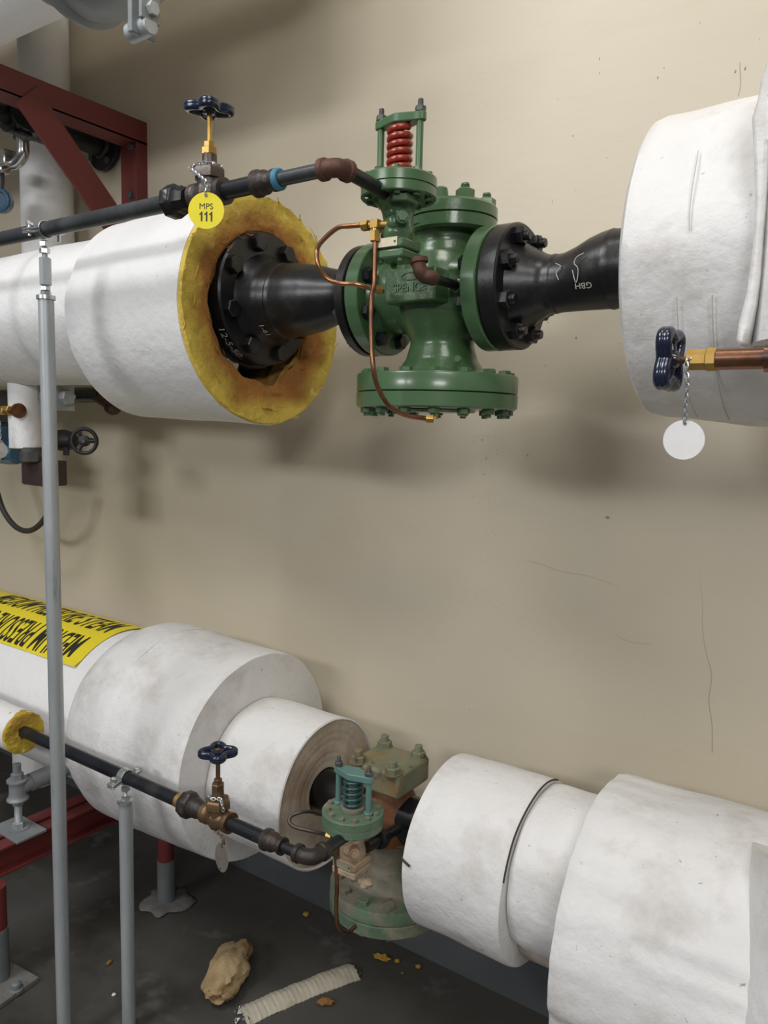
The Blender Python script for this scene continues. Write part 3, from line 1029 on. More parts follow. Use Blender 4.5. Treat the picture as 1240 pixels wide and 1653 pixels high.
# copper sensing tubes of the upper pilot
YT = 0.955
t = thing('sensing_tube', 'looped bright copper tube from the brass tee into the green valve body', 'tube', at(520, 400, YT))
MB().tube([at(588, 363, YT), at(565, 365, YT), at(545, 368, YT), at(523, 386, YT), at(512, 403, YT), at(514, 428, YT), at(526, 448, YT + .01), at(545, 457, YT + .02), at(575, 459, YT + .03), at(600, 466, YT + .05), at(618, 470, YT + .08)], 0.0037, 14, 8).build('copper_tube', M_cleancu, t)
MB().hexa(at(606, 467, YT + 0.055), V((1, 0.9, -0.1)), 0.0065, 0.012).build('brass_nut', M_brass, t)
t = thing('tee_fitting', 'small brass tee fitting on the left of the green pilot valve', 'pipe fitting', at(605, 365, YT))
c = at(606, 362, YT)
MB().cyl(c - X * 0.012, c + V((0.022, 0.012, 0)), 0.0055, 16).cyl(c, c - Z * 0.016, 0.0055, 16).box(c, (0.014, 0.011, 0.013)).build('body', M_brass, t, bev=0.001)
MB().hexa(c - X * 0.012, -X, 0.0078, 0.012).build('compression_nut', M_brass, t)
MB().hexa(c - Z * 0.010, -Z, 0.0078, 0.015).build('compression_nut', M_brass, t)
t = thing('drain_tube', 'long tarnished copper tube hanging down in front of the green valve to its underside', 'tube', at(605, 500, YT))
MB().tube([at(606, 380, YT), at(605, 430, YT), at(604, 460, YT), at(600, 480, YT), at(599, 520, YT), at(600, 560, YT), at(603, 595, YT + .0), at(610, 625, YT + 0.01), at(628, 655, YT + .03), at(655, 670, YT + .06), at(690, 676, YT + .09)], 0.0038, 14, 8).build('copper_tube', M_copper, t)
MB().hexa(at(688, 676, YT + 0.088), V((1, 0.6, 0.0)), 0.0068, 0.012).cyl(at(702, 676, YT + 0.1), at(702, 655, YT + 0.1), 0.006, 14).build('brass_elbow', M_brass, t)
# rusty elbow and nipple below the pilot
t = thing('pipe_nipple', 'rusty brown elbow and black nipple from the upper pilot base into the green body', 'pipe fitting', at(685, 435, 0.98))
p0 = at(676, 416, 0.985)
p1 = at(678, 436, 0.985)
p2 = at(694, 448, 0.995)
p3 = at(738, 461, 1.085)
MB().tube([p0, p1, (p1 + p2) / 2 - Z * 0.003 - X * 0.001, p2, p2 + (p3 - p2) * 0.12], 0.0105, 20, 6).lathe(p0, (p1 - p0), [(0, 0.0095), (0.001, 0.0135), (0.0075, 0.0135), (0.009, 0.0105)], 24).build('elbow', M_rust, t)
MB().cyl(p2, p3, 0.0072, 18).build('nipple', M_black, t)


# ------------------------------------------------------------------ small pipes, unions, globe valves
def coupling(mb, a, d, L, r1, r2, lip=0.002):
    mb.lathe(a, d, sub([(0, r1 * 0.85), (0, r1 + lip), (0.006, r1 + lip), (0.008, r1), (L * 0.45, r1), (L * 0.65, r2), (L - 0.008, r2), (L - 0.006, r2 + lip), (L, r2 + lip), (L, r2 * 0.8)], 0.003), 28)
    return mb


def handwheel(t_or, c, d, R, material, name='handwheel', lobes=4, rot=0.0, depth=1.0, kind='lobed'):
    d = V(d).normalized()
    u = d.orthogonal().normalized()
    if abs(d.z) < 0.9:
        u = V((0, 0, 1))
    else:
        u = V((1, 0, 0))
    u = (u - d * u.dot(d)).normalized()
    w_ = d.cross(u)
    mb = MB()
    c = V(c)
    n = 72
    pts = []
    for k in range(n):
        a = 2 * PI * k / n
        rr = R * (0.78 + 0.17 * math.cos(lobes * (a))) - R * 0.08
        pts.append(c + (u * math.cos(a + rot) + w_ * math.sin(a + rot)) * rr)
    mb.tube([p - d * R * 0.05 for p in pts], R * 0.15, 12, 1, closed=True).tube([p + d * R * 0.07 for p in pts], R * 0.15, 12, 1, closed=True)
    mb.lathe(c - d * R * 0.22, d, [(0, R * 0.14), (0.0, R * 0.2), (R * 0.12, R * 0.27), (R * 0.32, R * 0.27), (R * 0.36, R * 0.2)], 28)
    for k in range(lobes):
        a = 2 * PI * (k + 0.5) / lobes + rot
        dd = u * math.cos(a) + w_ * math.sin(a)
        mb.tube([c - d * R * 0.05 + dd * R * 0.2, c - d * R * 0.02 + dd * R * 0.35, c + dd * R * 0.52], R * 0.12, 10, 3)
    o = mb.build(name, material, t_or)
    MB().lathe(c + d * R * 0.1, d, [(0, R * 0.14), (R * 0.1, R * 0.14), (R * 0.13, R * 0.1)], 6).build('wheel_nut', M_dbrass, o)
    return o


def chain(name, pts, parent, link=0.0065, wire=0.0007, m=None):
    P = [V(p) for p in pts]
    mb = MB()
    seglist = []
    for a, b in zip(P, P[1:]):
        seglist.append((a, b))
    k = 0
    for a, b in seglist:
        L = (b - a).length
        n = max(1, round(L / (link * 0.72)))
        d = (b - a).normalized()
        u = d.orthogonal().normalized()
        for i in range(n):
            c = a + (b - a) * ((i + 0.5) / n)
            ang = (k % 2) * PI / 2 + 0.5
            uu = u * math.cos(ang) + d.cross(u) * math.sin(ang)
            ring = [c + d * (link * 0.5 * math.cos(q)) + uu * (link * 0.30 * math.sin(q)) for q in [2 * PI * j / 12 for j in range(12)]]
            mb.tube(ring, wire, 6, 1, closed=True)
            k += 1
    return mb.build(name, m or M_zinc, parent)


def disc_tag(t, c, nrm, R, material, hole_up=True):
    nrm = V(nrm).normalized()
    up = (Z - nrm * Z.dot(nrm)).normalized()
    right = up.cross(nrm).normalized()
    mb = MB()
    n = 64
    hc = up * R * 0.80
    hr = R * 0.085
    vs = []
    fs = []
    for s2 in (0.0006, -0.0006):
        for k in range(n):
            a = 2 * PI * k / n
            vs.append(c + nrm * s2 + (right * math.cos(a) + up * math.sin(a)) * R)
        for k in range(n):
            a = 2 * PI * k / n
            vs.append(c + nrm * s2 + hc + (right * math.cos(a) + up * math.sin(a)) * hr)
    for k in range(n):
        k2 = (k + 1) % n
        fs.append([k, k2, n + k2, n + k])
        fs.append([2 * n + k2, 2 * n + k, 3 * n + k, 3 * n + k2])
        fs.append([k, 2 * n + k, 2 * n + k2, k2])
        fs.append([n + k, n + k2, 3 * n + k2, 3 * n + k])
    mb.add(vs, fs)
    mb.build('disc', material, t)
    return nrm, up, right


PY, PZ = 0.84, 0.3395
t = thing('steam_pilot_pipe', 'thin dark steel pipe crossing above the upper left insulation to the green pilot', 'pipe', (-1.4, PY, PZ))
RP = 0.0135
MB().cyl((-2.1, PY, PZ), (-0.985, PY, PZ), RP, 28).build('pipe', M_greypipe, t)
MB().lathe((-1.010, PY, PZ), X, [(0, 0.018), (0.0, 0.0225), (0.004, 0.026), (0.020, 0.026), (0.023, 0.0235), (0.026, 0.018)], 8, rot=0.3) \
    .lathe((-0.986, PY, PZ), X, [(0, 0.021), (0.012, 0.021), (0.016, 0.0185), (0.022, 0.0175)], 8, rot=0.3).build('union', M_black, t)
MB().cyl((-0.888, PY, PZ), (-0.812, PY, PZ), 0.0128, 28).build('nipple', M_blackpipe, t)
coupling(MB(), (-0.820, PY, PZ), X, 0.040, 0.0172, 0.0135).build('reducing_coupling', M_iron, t)
MB().cyl((-0.784, PY, PZ), (-0.772, PY, PZ), 0.0152, 24, ch=0.002).build('sealant', M_bluetape, t)
MB().cyl((-0.79, PY, PZ), (-0.700, PY, PZ), 0.0100, 24).build('nipple', M_greypipe, t)
EX = -0.671
el = MB().tube([(EX - 0.022, PY, PZ), (EX - 0.012, PY, PZ), (EX - 0.003, PY + 0.004, PZ), (EX + 0.0, PY + 0.013, PZ), (EX + 0.0, PY + 0.020, PZ)], 0.0125, 22, 8)
el.lathe((EX - 0.028, PY, PZ), X, [(0, 0.0105), (0, 0.0150), (0.008, 0.0150), (0.010, 0.0125)], 26).lathe((EX, PY + 0.024, PZ), -Y, [(0, 0.0105), (0, 0.0150), (0.008, 0.0150), (0.010, 0.0125)], 26)
el.build('elbow', M_rust, t)
MB().cyl((EX, PY + 0.02, PZ), (EX - 0.001, 0.972, 0.334), 0.0100, 24).build('nipple', M_black, t)


def globe(label, x, y, z, col_body, col_brass, rstem, tagc, tall=0.108, bs=1.0, wheelR=0.033):
    t = thing('globe_valve', label, 'valve', (x, y, z))
    b_ = MB()
    b_.lathe((x - 0.034 * bs, y, z), X, sub([(0, 0.013), (0, 0.0195), (0.011, 0.0195), (0.014, 0.0165), (0.022, 0.018), (0.034, 0.023), (0.046, 0.018), (0.054, 0.0165), (0.057, 0.0195), (0.068, 0.0195), (0.068, 0.013)], 0.003), 28)
    b_.lathe((x, y, z - 0.012), Z, sub([(0, 0.010), (0.004, 0.018), (0.014, 0.0205), (0.03, 0.019), (0.034, 0.020)], 0.003), 28)
    b_.build('body', col_body, t, angle=50)
    MB().lathe((x, y, z + 0.020), Z, [(0, 0.0215), (0.0015, 0.0245), (0.014, 0.0245), (0.018, 0.021), (0.0185, 0.013)], 6, rot=0.35).build('bonnet_nut', col_body, t)
    MB().lathe((x, y, z + 0.036), Z, [(0, 0.0125), (0.002, 0.0115), (0.022, 0.0108), (0.023, 0.0085)], 24).build('bonnet', col_body, t)
    MB().lathe((x, y, z + 0.056), Z, [(0, 0.011), (0.001, 0.0122), (0.010, 0.0122), (0.0115, 0.0105), (0.0118, 0.0088), (0.019, 0.0084), (0.020, 0.007)], 6, rot=0.2).build('packing_nut', col_brass, t)
    MB().cyl((x, y, z + 0.07), (x, y, z + tall), rstem, 16).build('stem', col_brass, t)
    handwheel(t, (x, y, z + tall + 0.004), V((0.03, -0.02, 1)), wheelR, M_wheel, rot=0.82)
    return t


GX = -0.918
globe('globe valve with navy handwheel and yellow brass nut on the upper thin pipe', GX, PY, PZ, M_dbronze, M_brass, 0.0042, None, tall=0.119, wheelR=0.037)
t = thing('valve_tag', 'round yellow tag reading MPS 111 hanging on a chain from the upper globe valve', 'tag', at(333, 340, 0.80))
c = at(333, 340, 0.800)
nrm, up, right = disc_tag(t, c, V((0.55, -0.83, 0.05)), 0.0262, M_tagy)


def tagfn(c0, k=0.0009):
    return lambda q: c0 + right * q.x + up * q.y + nrm * k


text_mesh('MPS', 0.0120, tagfn(c + up * 0.0055)).build('lettering', M_ink, t)
for k_, q_ in enumerate((-1, 0, 1)):
    MB().prism([c + right * (q_ * 0.0072 + a_) + up * (b_ - 0.0085) + nrm * 0.0008 for a_, b_ in ((-0.0004, -0.0068), (0.0018, -0.0068), (0.0018, 0.0070), (0.0004, 0.0070), (-0.0004, 0.0052), (-0.0026, 0.0038), (-0.0026, 0.0020), (-0.0004, 0.0030))], nrm * 0.0002).build('numeral', M_ink, t)
ch0 = c + up * 0.021
chain('chain', [ch0 + nrm * 0.001 - up * 0.0, ch0 + Z * 0.020, V((GX - 0.015, PY - 0.025, PZ + 0.033)), V((GX - 0.013, PY - 0.012, PZ + 0.043)), V((GX, PY - 0.0145, PZ + 0.042)), V((GX + 0.014, PY - 0.006, PZ + 0.041)), V((GX + 0.013, PY + 0.012, PZ + 0.042)), V((GX - 0.01, PY + 0.014, PZ + 0.043))], t, 0.0085, 0.0010)

# poles with pipe clamps


def pole(label, x, y, ztop_pole, zpipe, rp, mpole, R, turnbuckle=True):
    t = thing('pipe_support_pole', label, 'pipe support', (x, y, FLOOR))
    MB().cyl((x, y, FLOOR), (x, y, ztop_pole), R, 32, ch=0.001).build('pole', mpole, t)
    zz = zpipe - rp - 0.004
    MB().lathe((x, y, ztop_pole), Z, [(-0.004, R + 0.003), (0.003, R + 0.003), (0.004, R)], 24).build('end_cap', M_zinc, t)
    g_ = MB()
    q = []
    z0 = ztop_pole
    while z0 < zz:
        q += [(z0 - ztop_pole, 0.0052), (z0 - ztop_pole + 0.001, 0.0045)]
        z0 += 0.002
    g_.lathe((x, y, ztop_pole), Z, q, 14)
    g_.build('threaded_rod', M_zinc, t)
    MB().hexa((x, y, ztop_pole + 0.004), Z, 0.0095, 0.008, 0.2).build('nut', M_zinc, t)
    if turnbuckle:
        MB().lathe((x, y, ztop_pole + 0.022), Z, [(0, 0.0095), (0.001, 0.0105), (zz - ztop_pole - 0.055, 0.0105), (zz - ztop_pole - 0.054, 0.009)], 6, rot=0.1).build('rod_coupling', M_galv, t)
        MB().hexa((x, y, ztop_pole + 0.013), Z, 0.0095, 0.007, 0.5).build('nut', M_zinc, t)
        MB().hexa((x, y, zz - 0.024), Z, 0.0095, 0.008, 0.9).build('nut', M_zinc, t)
    MB().hexa((x, y, zz - 0.012), Z, 0.0095, 0.009, 0.5).build('nut', M_zinc, t)
    cl = MB()
    ro = rp + 0.0035
    cl.lathe((x - 0.009, y, zpipe), X, [(0, rp + 0.0005), (0, ro), (0.018, ro), (0.018, rp + 0.0005)], 40, closed=True)
    for sg_ in (-1, 1):
        cl.box((x, y + sg_ * (ro + 0.010), zpipe + 0.003 * sg_), (0.020, 0.022, 0.0032), Matrix.Rotation(0.35 * sg_ if False else 0.25, 3, 'X'))
        cl.box((x, y + sg_ * (ro + 0.010), zpipe + 0.003 * sg_ - 0.005), (0.020, 0.022, 0.0032), Matrix.Rotation(0.25, 3, 'X'))
    clo = cl.build('clamp', M_zinc, t, bev=0.0008)
    for sg_ in (-1, 1):
        MB().hexa((x, y + sg_ * (ro + 0.012), zpipe + 0.003), Z, 0.0062, 0.005).cyl((x, y + sg_ * (ro + 0.012), zpipe - 0.016), (x, y + sg_ * (ro + 0.012), zpipe + 0.009), 0.003, 10).build('clamp_bolt', M_zinc, clo)
    return t


pole('tall galvanised pole with turnbuckle rod clamped to the upper thin pipe, floor to clamp', -1.358, PY, 0.218, PZ, RP, M_galv, 0.0140)
LPY, LPZ = 0.945, -0.7335
pole('short galvanised pole holding the thin black lower pipe, in front of the largest drum', -1.286, LPY, LPZ - 0.052, LPZ, 0.0133, M_galv, 0.0140, False)

# lower thin pipe
t = thing('steam_pilot_pipe', 'thin glossy black pipe of the lower line from yellow insulation to the old pilot valve', 'pipe', (-1.3, LPY, LPZ))
MB().cyl((-2.2, LPY, LPZ), (-1.11, LPY, LPZ), 0.0133, 28).build('pipe', M_blackpipe, t)
MB().cyl((-1.125, LPY, LPZ), (-1.103, LPY, LPZ), 0.0142, 24, ch=0.002).build('gold_tape', M_brass, t)
MB().lathe((-1.106, LPY, LPZ), X, [(0, 0.018), (0.0, 0.0225), (0.004, 0.0255), (0.020, 0.0255), (0.023, 0.0235), (0.026, 0.018)], 8, rot=0.2) \
    .lathe((-1.082, LPY, LPZ), X, [(0, 0.019), (0.016, 0.0185), (0.022, 0.0165), (0.036, 0.0155)], 24).build('union', M_iron, t)
MB().cyl((-0.985, LPY, LPZ), (-0.885, LPY, LPZ), 0.0128, 28).build('nipple', M_blackpipe, t)
coupling(MB(), (-0.892, LPY, LPZ), X, 0.042, 0.0175, 0.0135).build('reducing_coupling', M_iron, t)
MB().cyl((-0.856, LPY, LPZ), (-0.81, LPY, LPZ), 0.0095, 24).build('nipple', M_blackpipe, t)
ex = -0.786
el = MB().tube([(ex - 0.030, LPY, LPZ), (ex - 0.016, LPY, LPZ), (ex - 0.004, LPY + 0.006, LPZ), (ex, LPY + 0.020, LPZ), (ex, LPY + 0.03, LPZ)], 0.0135, 22, 8)
el.lathe((ex - 0.034, LPY, LPZ), X, [(0, 0.011), (0, 0.0162), (0.008, 0.0162), (0.010, 0.0135)], 26).lathe((ex, LPY + 0.034, LPZ), -Y, [(0, 0.011), (0, 0.0162), (0.008, 0.0162), (0.010, 0.0135)], 26)
el.build('elbow', M_iron, t)
MB().cyl((ex, LPY + 0.028, LPZ), (ex, 1.062, LPZ), 0.0105, 24).build('nipple', M_blackpipe, t)
LGX = -1.013
globe('tarnished bronze globe valve with navy handwheel on the lower thin pipe', LGX, LPY, LPZ, M_dbrass, M_dbrass, 0.0042, None, tall=0.122, wheelR=0.036)
t = thing('valve_tag', 'bare steel oval-looking tag hanging on a chain under the lower globe valve', 'tag', at(357, 1382, LPY - .01))
c = at(358, 1384, LPY - 0.012)
nrm, up, right = disc_tag(t, c, V((-0.28, -0.9, 0.1)), 0.0255, M_tags)
MB().cyl(c - up * 0.021 + nrm * 0.0002, c - up * 0.021 + nrm * 0.0009, 0.002, 12).build('hole', M_ink, t)
chain('chain', [c + up * 0.0205, c + up * 0.035, V((LGX, LPY - 0.012, LPZ - 0.014))], t, 0.011, 0.0010, M_dbrass)
mb = []
q = [V((LGX - 0.013 + 0.0, LPY - 0.010, LPZ + 0.043)), V((LGX, LPY - 0.0145, LPZ + 0.042)), V((LGX + 0.014, LPY - 0.006, LPZ + 0.043)), V((LGX + 0.024, LPY - 0.012, LPZ + 0.038)), V((LGX + 0.025, LPY - 0.010, LPZ + 0.024))]
chain('collar_chain', q, t, 0.0085, 0.0010)

# small insulated pipe end, far left low
t = thing('pipe_insulation', 'slim white insulated pipe with a yellow end at the left edge, over the red beam', 'pipe insulation', (-1.8, LPY, LPZ))
MB().lathe((-2.3, LPY, LPZ - 0.003), X, sub([(0, 0.049), (0.632, 0.0485), (0.6325, 0.0455)], 0.02), 64, wrinkle(0.0012, 14)).build('jacket', M_jack, t)
g = MB()


def yl(t_, a, r, i):
    p = V((t_, math.cos(a) * r, math.sin(a) * r))
    return (t_ + 0.003 * noise.noise(p * 60) + 0.002 * noise.noise(p * 150), r + 0.003 * noise.noise(p * 70) * (1 if r > 0.03 else 0.3))


g.lathe((-2.3, LPY, LPZ - 0.003), X, sub([(0.60, 0.0475), (0.640, 0.0485), (0.642, 0.046), (0.640, 0.013), (0.62, 0.0125)], 0.003), 90, yl, caps=False)
g.build('fibreglass_end', M_glass, t)

# ------------------------------------------------------------------ right globe valve (horizontal)
ry, rz_ = 0.88, 0.0765
t = thing('globe_valve', 'sideways navy handwheel with brass nut on copper pipe at the right edge', 'valve', (-0.2, ry, rz_))
handwheel(t, (-0.234, ry, rz_ + 0.001), V((-1, 0.0, 0.02)), 0.041, M_wheel, rot=0.78)
MB().cyl((-0.232, ry, rz_), (-0.205, ry, rz_), 0.004, 16).build('stem', M_dbrass, t)
MB().lathe((-0.216, ry, rz_), X, [(0, 0.009), (0.001, 0.0118), (0.020, 0.0118), (0.021, 0.013), (0.030, 0.013), (0.031, 0.011), (0.044, 0.0105)], 8, rot=0.39).build('packing_nut', M_brass, t)
MB().cyl((-0.187, ry, rz_), (0.0, ry, rz_), 0.0112, 28).build('copper_pipe', M_copper, t)
MB().lathe((-0.139, ry, rz_), X, [(0, 0.0112), (0, 0.0145), (0.03, 0.0145)], 28).build('coupling', M_copper, t)
t = thing('valve_tag', 'blank round white tag hanging on a chain under the sideways right handwheel', 'tag', at(1104, 710, 0.868))
c = at(1104, 710, 0.868)
nrm, up, right = disc_tag(t, c, V((0.12, -1, 0.05)), 0.0212, M_tagw)
chain('chain', [c + up * 0.0175, at(1107, 655, 0.866), at(1110, 620, 0.864), at(1108, 585, 0.866), at(1116, 574, 0.872)], t, 0.0075, 0.0009)

# ------------------------------------------------------------------ lower old valve
OX = -0.840
t = thing('pressure_regulating_valve', 'old weathered lower valve with square bolted bonnet and round green flange', 'valve', (OX, LY, -1.02))
MB().box((OX, LY - 0.006, -0.7055), (0.122, 0.117, 0.050)).build('bonnet_block', M_block, t, bev=0.006)
MB().lathe((OX + 0.005, LY, -0.681), Z, [(0, 0.036), (0.001, 0.0355), (0.0012, 0)], 40).build('cast_disc', M_block, t)
for sx, sy in ((-1, -1), (1, -1), (1, 1), (-1, 1)):
    MB().bolt((OX + sx * 0.0425, LY - 0.010 + sy * 0.047, -0.6815), Z, 0.0155, 0.014, 0.3 * sx, stud=0.012, sr=0.0085).lathe((OX + sx * 0.0425, LY - 0.010 + sy * 0.047, -0.6818), Z, [(0, 0.018), (0.002, 0.018)], 20).build('bonnet_nut', M_block, t)
MB().lathe((OX, LY, -0.73), -Z, sub([(0, 0.040), (0.010, 0.042), (0.03, 0.052), (0.06, 0.064), (0.09, 0.066), (0.115, 0.062)], 0.005), 64).build('body', M_orust, t)
MB().lathe((OX, LY, -0.840), -Z, sub([(0, 0.0625), (0.02, 0.055), (0.055, 0.054), (0.08, 0.060), (0.098, 0.072), (0.104, 0.08)], 0.004), 64, wrinkle(0.003, 22)).build('dirty_skirt', M_dirt, t)
MB().cyl((-1.045, LY, -0.80), (OX, LY, -0.80), 0.044, 40).build('side_neck', M_black, t)
MB().cyl((OX, LY, -0.80), (-0.712, LY, -0.80), 0.048, 40).build('side_neck', M_black, t)
MB().lathe((OX, LY, -0.972), Z, [(0, 0.06), (0, 0.119), (0.002, 0.121), (0.024, 0.121), (0.027, 0.119), (0.029, 0.09), (0.033, 0.06)], 96).build('upper_diaphragm_flange', M_dirt, t)
MB().lathe((OX, LY, -1.0), Z, [(0, 0.08), (0, 0.118), (0.003, 0.1215), (0.025, 0.1215), (0.0265, 0.1195), (0.027, 0.06)], 96).build('lower_diaphragm_flange', M_ogreen, t)
for k in range(12):
    a = 2 * PI * (k + 0.2) / 12
    p = V((OX + 0.102 * math.cos(a), LY + 0.102 * math.sin(a), -0.9435))
    MB().hexa(p, Z, 0.0115, 0.009, a).build('flange_bolt', M_dirt, t)
    p.z = -1.0
    MB().bolt(p, -Z, 0.0105, 0.008, a, stud=0.003).build('flange_nut', M_ogreen, t)
MB().sphere(at(590, 1425, 1.16), 0.012, 16, (1.4, 1, 0.6), fn=lambda d: 1 + .5 * noise.noise(d * 4)).build('paint_flake', M_tan, t)
# union nipple from pilot to body
t = thing('pipe_nipple', 'black union nipple joining the old pilot valve to the lower valve body', 'pipe fitting', at(615, 1355, 1.1))
a_ = at(592, 1368, 1.085)
b_ = at(642, 1338, 1.20)
d_ = (b_ - a_)
MB().cyl(a_, b_, 0.010, 20).build('nipple', M_black, t)
MB().lathe(a_ + d_ * 0.35, d_, [(0, 0.014), (0.002, 0.018), (0.014, 0.018), (0.016, 0.014), (0.03, 0.0135)], 8).build('union_nut', M_black, t)
# looped dark tube and hook tube of the lower pilot
t = thing('sensing_tube', 'dark looped tube beside the old pilot valve, against the stained drum end', 'tube', at(480, 1320, 1.05))
MB().tube([at(540, 1325, 1.13), at(515, 1313, 1.10), at(492, 1310, 1.06), at(472, 1316, 1.04), at(467, 1326, 1.03), at(476, 1335, 1.03), at(500, 1341, 1.04), at(525, 1347, 1.06)], 0.0036, 14, 8).build('copper_tube', M_dbronze, t)
MB().hexa(at(527, 1347, 1.06), V((1, 0.2, -0.1)), 0.006, 0.011).build('brass_nut', M_brass, t)
t = thing('drain_tube', 'rusty copper tube with a hooked end below the old pilot valve', 'tube', at(545, 1430, 1.05))
MB().tube([at(541, 1360, 1.05), at(543, 1390, 1.05), at(544, 1430, 1.05), at(543, 1460, 1.05), at(544, 1485, 1.05), at(550, 1500, 1.06), at(562, 1505, 1.08), at(574, 1495, 1.10)], 0.0040, 14, 8).build('copper_tube', M_copper, t)
MB().cyl(at(541, 1362, 1.05), at(541, 1380, 1.05), 0.0075, 16).build('fitting', M_dbrass, t)

# ------------------------------------------------------------------ red wall bracket (top left)
BXX = -1.925
t = thing('wall_bracket', 'red angle iron bracket bolted to the wall at the upper left', 'bracket', (BXX, WALL, 0.6))
th = 0.006
zt = 0.852
MB().box((BXX - th / 2 - 0.0004, WALL - 0.020, zt - 0.283), (th, 0.040, 0.44)).box((BXX - 0.0385, WALL - 0.037, zt - 0.283), (0.064, th, 0.44)).build('wall_angle', M_redbeam, t, bev=0.001)
MB().box((BXX - th / 2, WALL / 2 + 0.35, zt - 0.0315), (th, WALL - 0.70, 0.063)).box((BXX - 0.036, WALL / 2 + 0.35, zt - 0.063 + th / 2), (0.072, WALL - 0.70, th)).build('top_angle', M_redbeam, t, bev=0.001)
q0, q1 = V((BXX + 0.004, 1.150, 0.803)), V((BXX + 0.004, 1.3785, 0.5725))
dd = (q1 - q0).normalized()
q1 = q0 + dd * 0.62
nn_ = X.cross(dd).normalized()
MB().prism([q0 + nn_ * 0.041, q1 + nn_ * 0.041, q1 - nn_ * 0.041, q0 - nn_ * 0.041], (-0.008, 0, 0)).build('diagonal_brace', M_redbeam, t, bev=0.001)
for py_ in (236, 315):
    q = at(212, py_, WALL - 0.041)
    MB().hexa(q, -Y, 0.011, 0.008).cyl(q + Y * 0.001, q - Y * 0.001, 0.014, 20).build('anchor_bolt', M_darksteel, t)

# black pipe with wall flange
t = thing('wall_flange_pipe', 'black pipe ending in a round bolted flange on the wall behind the red bracket', 'pipe', (-2.109, WALL, 0.82))
pz = 0.8155
MB().cyl((-2.109, WALL - 0.02, pz), (-2.109, 0.75, pz), 0.034, 32).build('pipe', M_black, t)
MB().lathe((-2.109, WALL - 0.022, pz), Y, [(0, 0.04), (0.0, 0.070), (0.002, 0.072), (0.014, 0.072), (0.016, 0.07)], 48).lathe((-2.109, WALL - 0.036, pz), Y, [(0, 0.036), (0.004, 0.04), (0.014, 0.042)], 40).build('flange', M_black, t)
for k in range(4):
    a = PI / 4 + k * PI / 2 - 0.25
    MB().hexa((-2.109 + 0.056 * math.cos(a), WALL - 0.022, pz + 0.056 * math.sin(a)), -Y, 0.011, 0.009, a).build('flange_bolt', M_darksteel, t)
t = thing('shutoff_valve', 'fat black valve body on the pipe at the far left behind the red brace', 'valve', (-2.109, 1.25, 0.8))
MB().cyl((-2.109, 1.33, pz - 0.005), (-2.109, 1.20, pz - 0.005), 0.047, 36, ch=0.004).cyl((-2.125, 1.265, pz - 0.005), (-2.045, 1.235, pz - 0.005), 0.050, 36, ch=0.003).build('body', M_black, t)
MB().cyl((-2.109, 1.14, pz), (-2.109, 1.08, pz), 0.042, 8, ch=0.003).build('hex_end', M_black, t)
t = thing('bent_tube', 'bent stainless tube and fitting hanging below the far left black valve', 'tube', at(25, 250, 1.24))
yb = 1.235
MB().tube([at(36, 218, yb), at(37, 235, yb), at(36, 250, yb), at(27, 262, yb), at(12, 265, yb), at(-10, 262, yb)], 0.0165, 18, 8).build('tube', M_stain, t)
MB().lathe(at(38, 222, yb), V((0.5, -0.2, 0.9)), [(0, 0.022), (0.01, 0.022), (0.012, 0.015)], 20).cyl(at(24, 222, yb), at(54, 224, yb), 0.006, 12).build('collar', M_darksteel, t)
MB().box(at(10, 258, yb - 0.01), (0.05, 0.04, 0.045)).box(at(4, 272, yb - 0.01), (0.035, 0.03, 0.03)).build('fitting_block', M_stain, t, bev=0.004)
MB().cyl(at(2, 278, yb), at(0, 312, yb), 0.010, 14).build('stem', M_darksteel, t)
t = thing('transmitter', 'round blue gauge housing cut by the left edge beside the insulated riser', 'gauge', at(3, 324, yb))
c = at(-2, 323, yb)
vd = V((0.65, -0.75, -0.1)).normalized()
MB().lathe(c + vd * -0.03, vd, [(0, 0.026), (0.005, 0.034), (0.04, 0.036), (0.044, 0.033), (0.045, 0.024), (0.040, 0.023)], 14).build('housing', M_blue, t, bev=0.001)
MB().lathe(c + vd * 0.008, vd, [(0, 0.0235), (0.001, 0.0235)], 24).build('dial', M_darksteel, t)

# insulated riser
t = thing('insulated_riser', 'vertical white insulated riser behind the red bracket, near the wall', 'pipe insulation', (-2.275, 1.42, 0.2))
MB().lathe((-2.275, 1.42, 0.22), Z, sub([(0, 0.076), (0.59, 0.076), (0.595, 0.0725), (1.9, 0.072)], 0.03), 64, wrinkle(0.0012, 10)).build('jacket', M_jack, t)

# overhead insulated pipe along the wall and its grey fitting
t = thing('pipe_insulation', 'white insulated overhead pipe cut off by the top left corner', 'pipe insulation', (-1.6, 0.95, 0.93))
MB().lathe((-3.4, 0.95, 0.930), X, sub([(0, 0.118), (2.15, 0.118)], 0.04), 80, wrinkle(0.0015, seed=8)).build('jacket', M_jack, t)
t = thing('pipe_insulation', 'unseen white insulated pipe added above the top left one to shade the wall', 'pipe insulation', (-1.6, 0.95, 1.26))
MB().lathe((-3.4, 1.13, 1.20), X, sub([(0, 0.20), (2.35, 0.20)], 0.04), 80, wrinkle(0.0015, seed=18)).build('jacket', M_jack, t)  # added occluder out of view, shades the upper left wall
t = thing('pipe_shoe', 'grey painted flared fitting and bolted plate at the top left, beside the overhead pipe', 'pipe fitting', (-1.4, 1.02, 0.9))
gy, gz = 0.80, 0.735
MB().lathe((-1.292, gy, gz), X, sub([(0, 0.026), (0.003, 0.034), (0.008, 0.036), (0.030, 0.051), (0.066, 0.063), (0.090, 0.085), (0.110, 0.104), (0.116, 0.104), (0.124, 0.096), (0.140, 0.098), (0.168, 0.104), (0.20, 0.104), (0.235, 0.10)], 0.006), 56, wrinkle(0.0015, 14)).build('cone', M_greypaint, t)
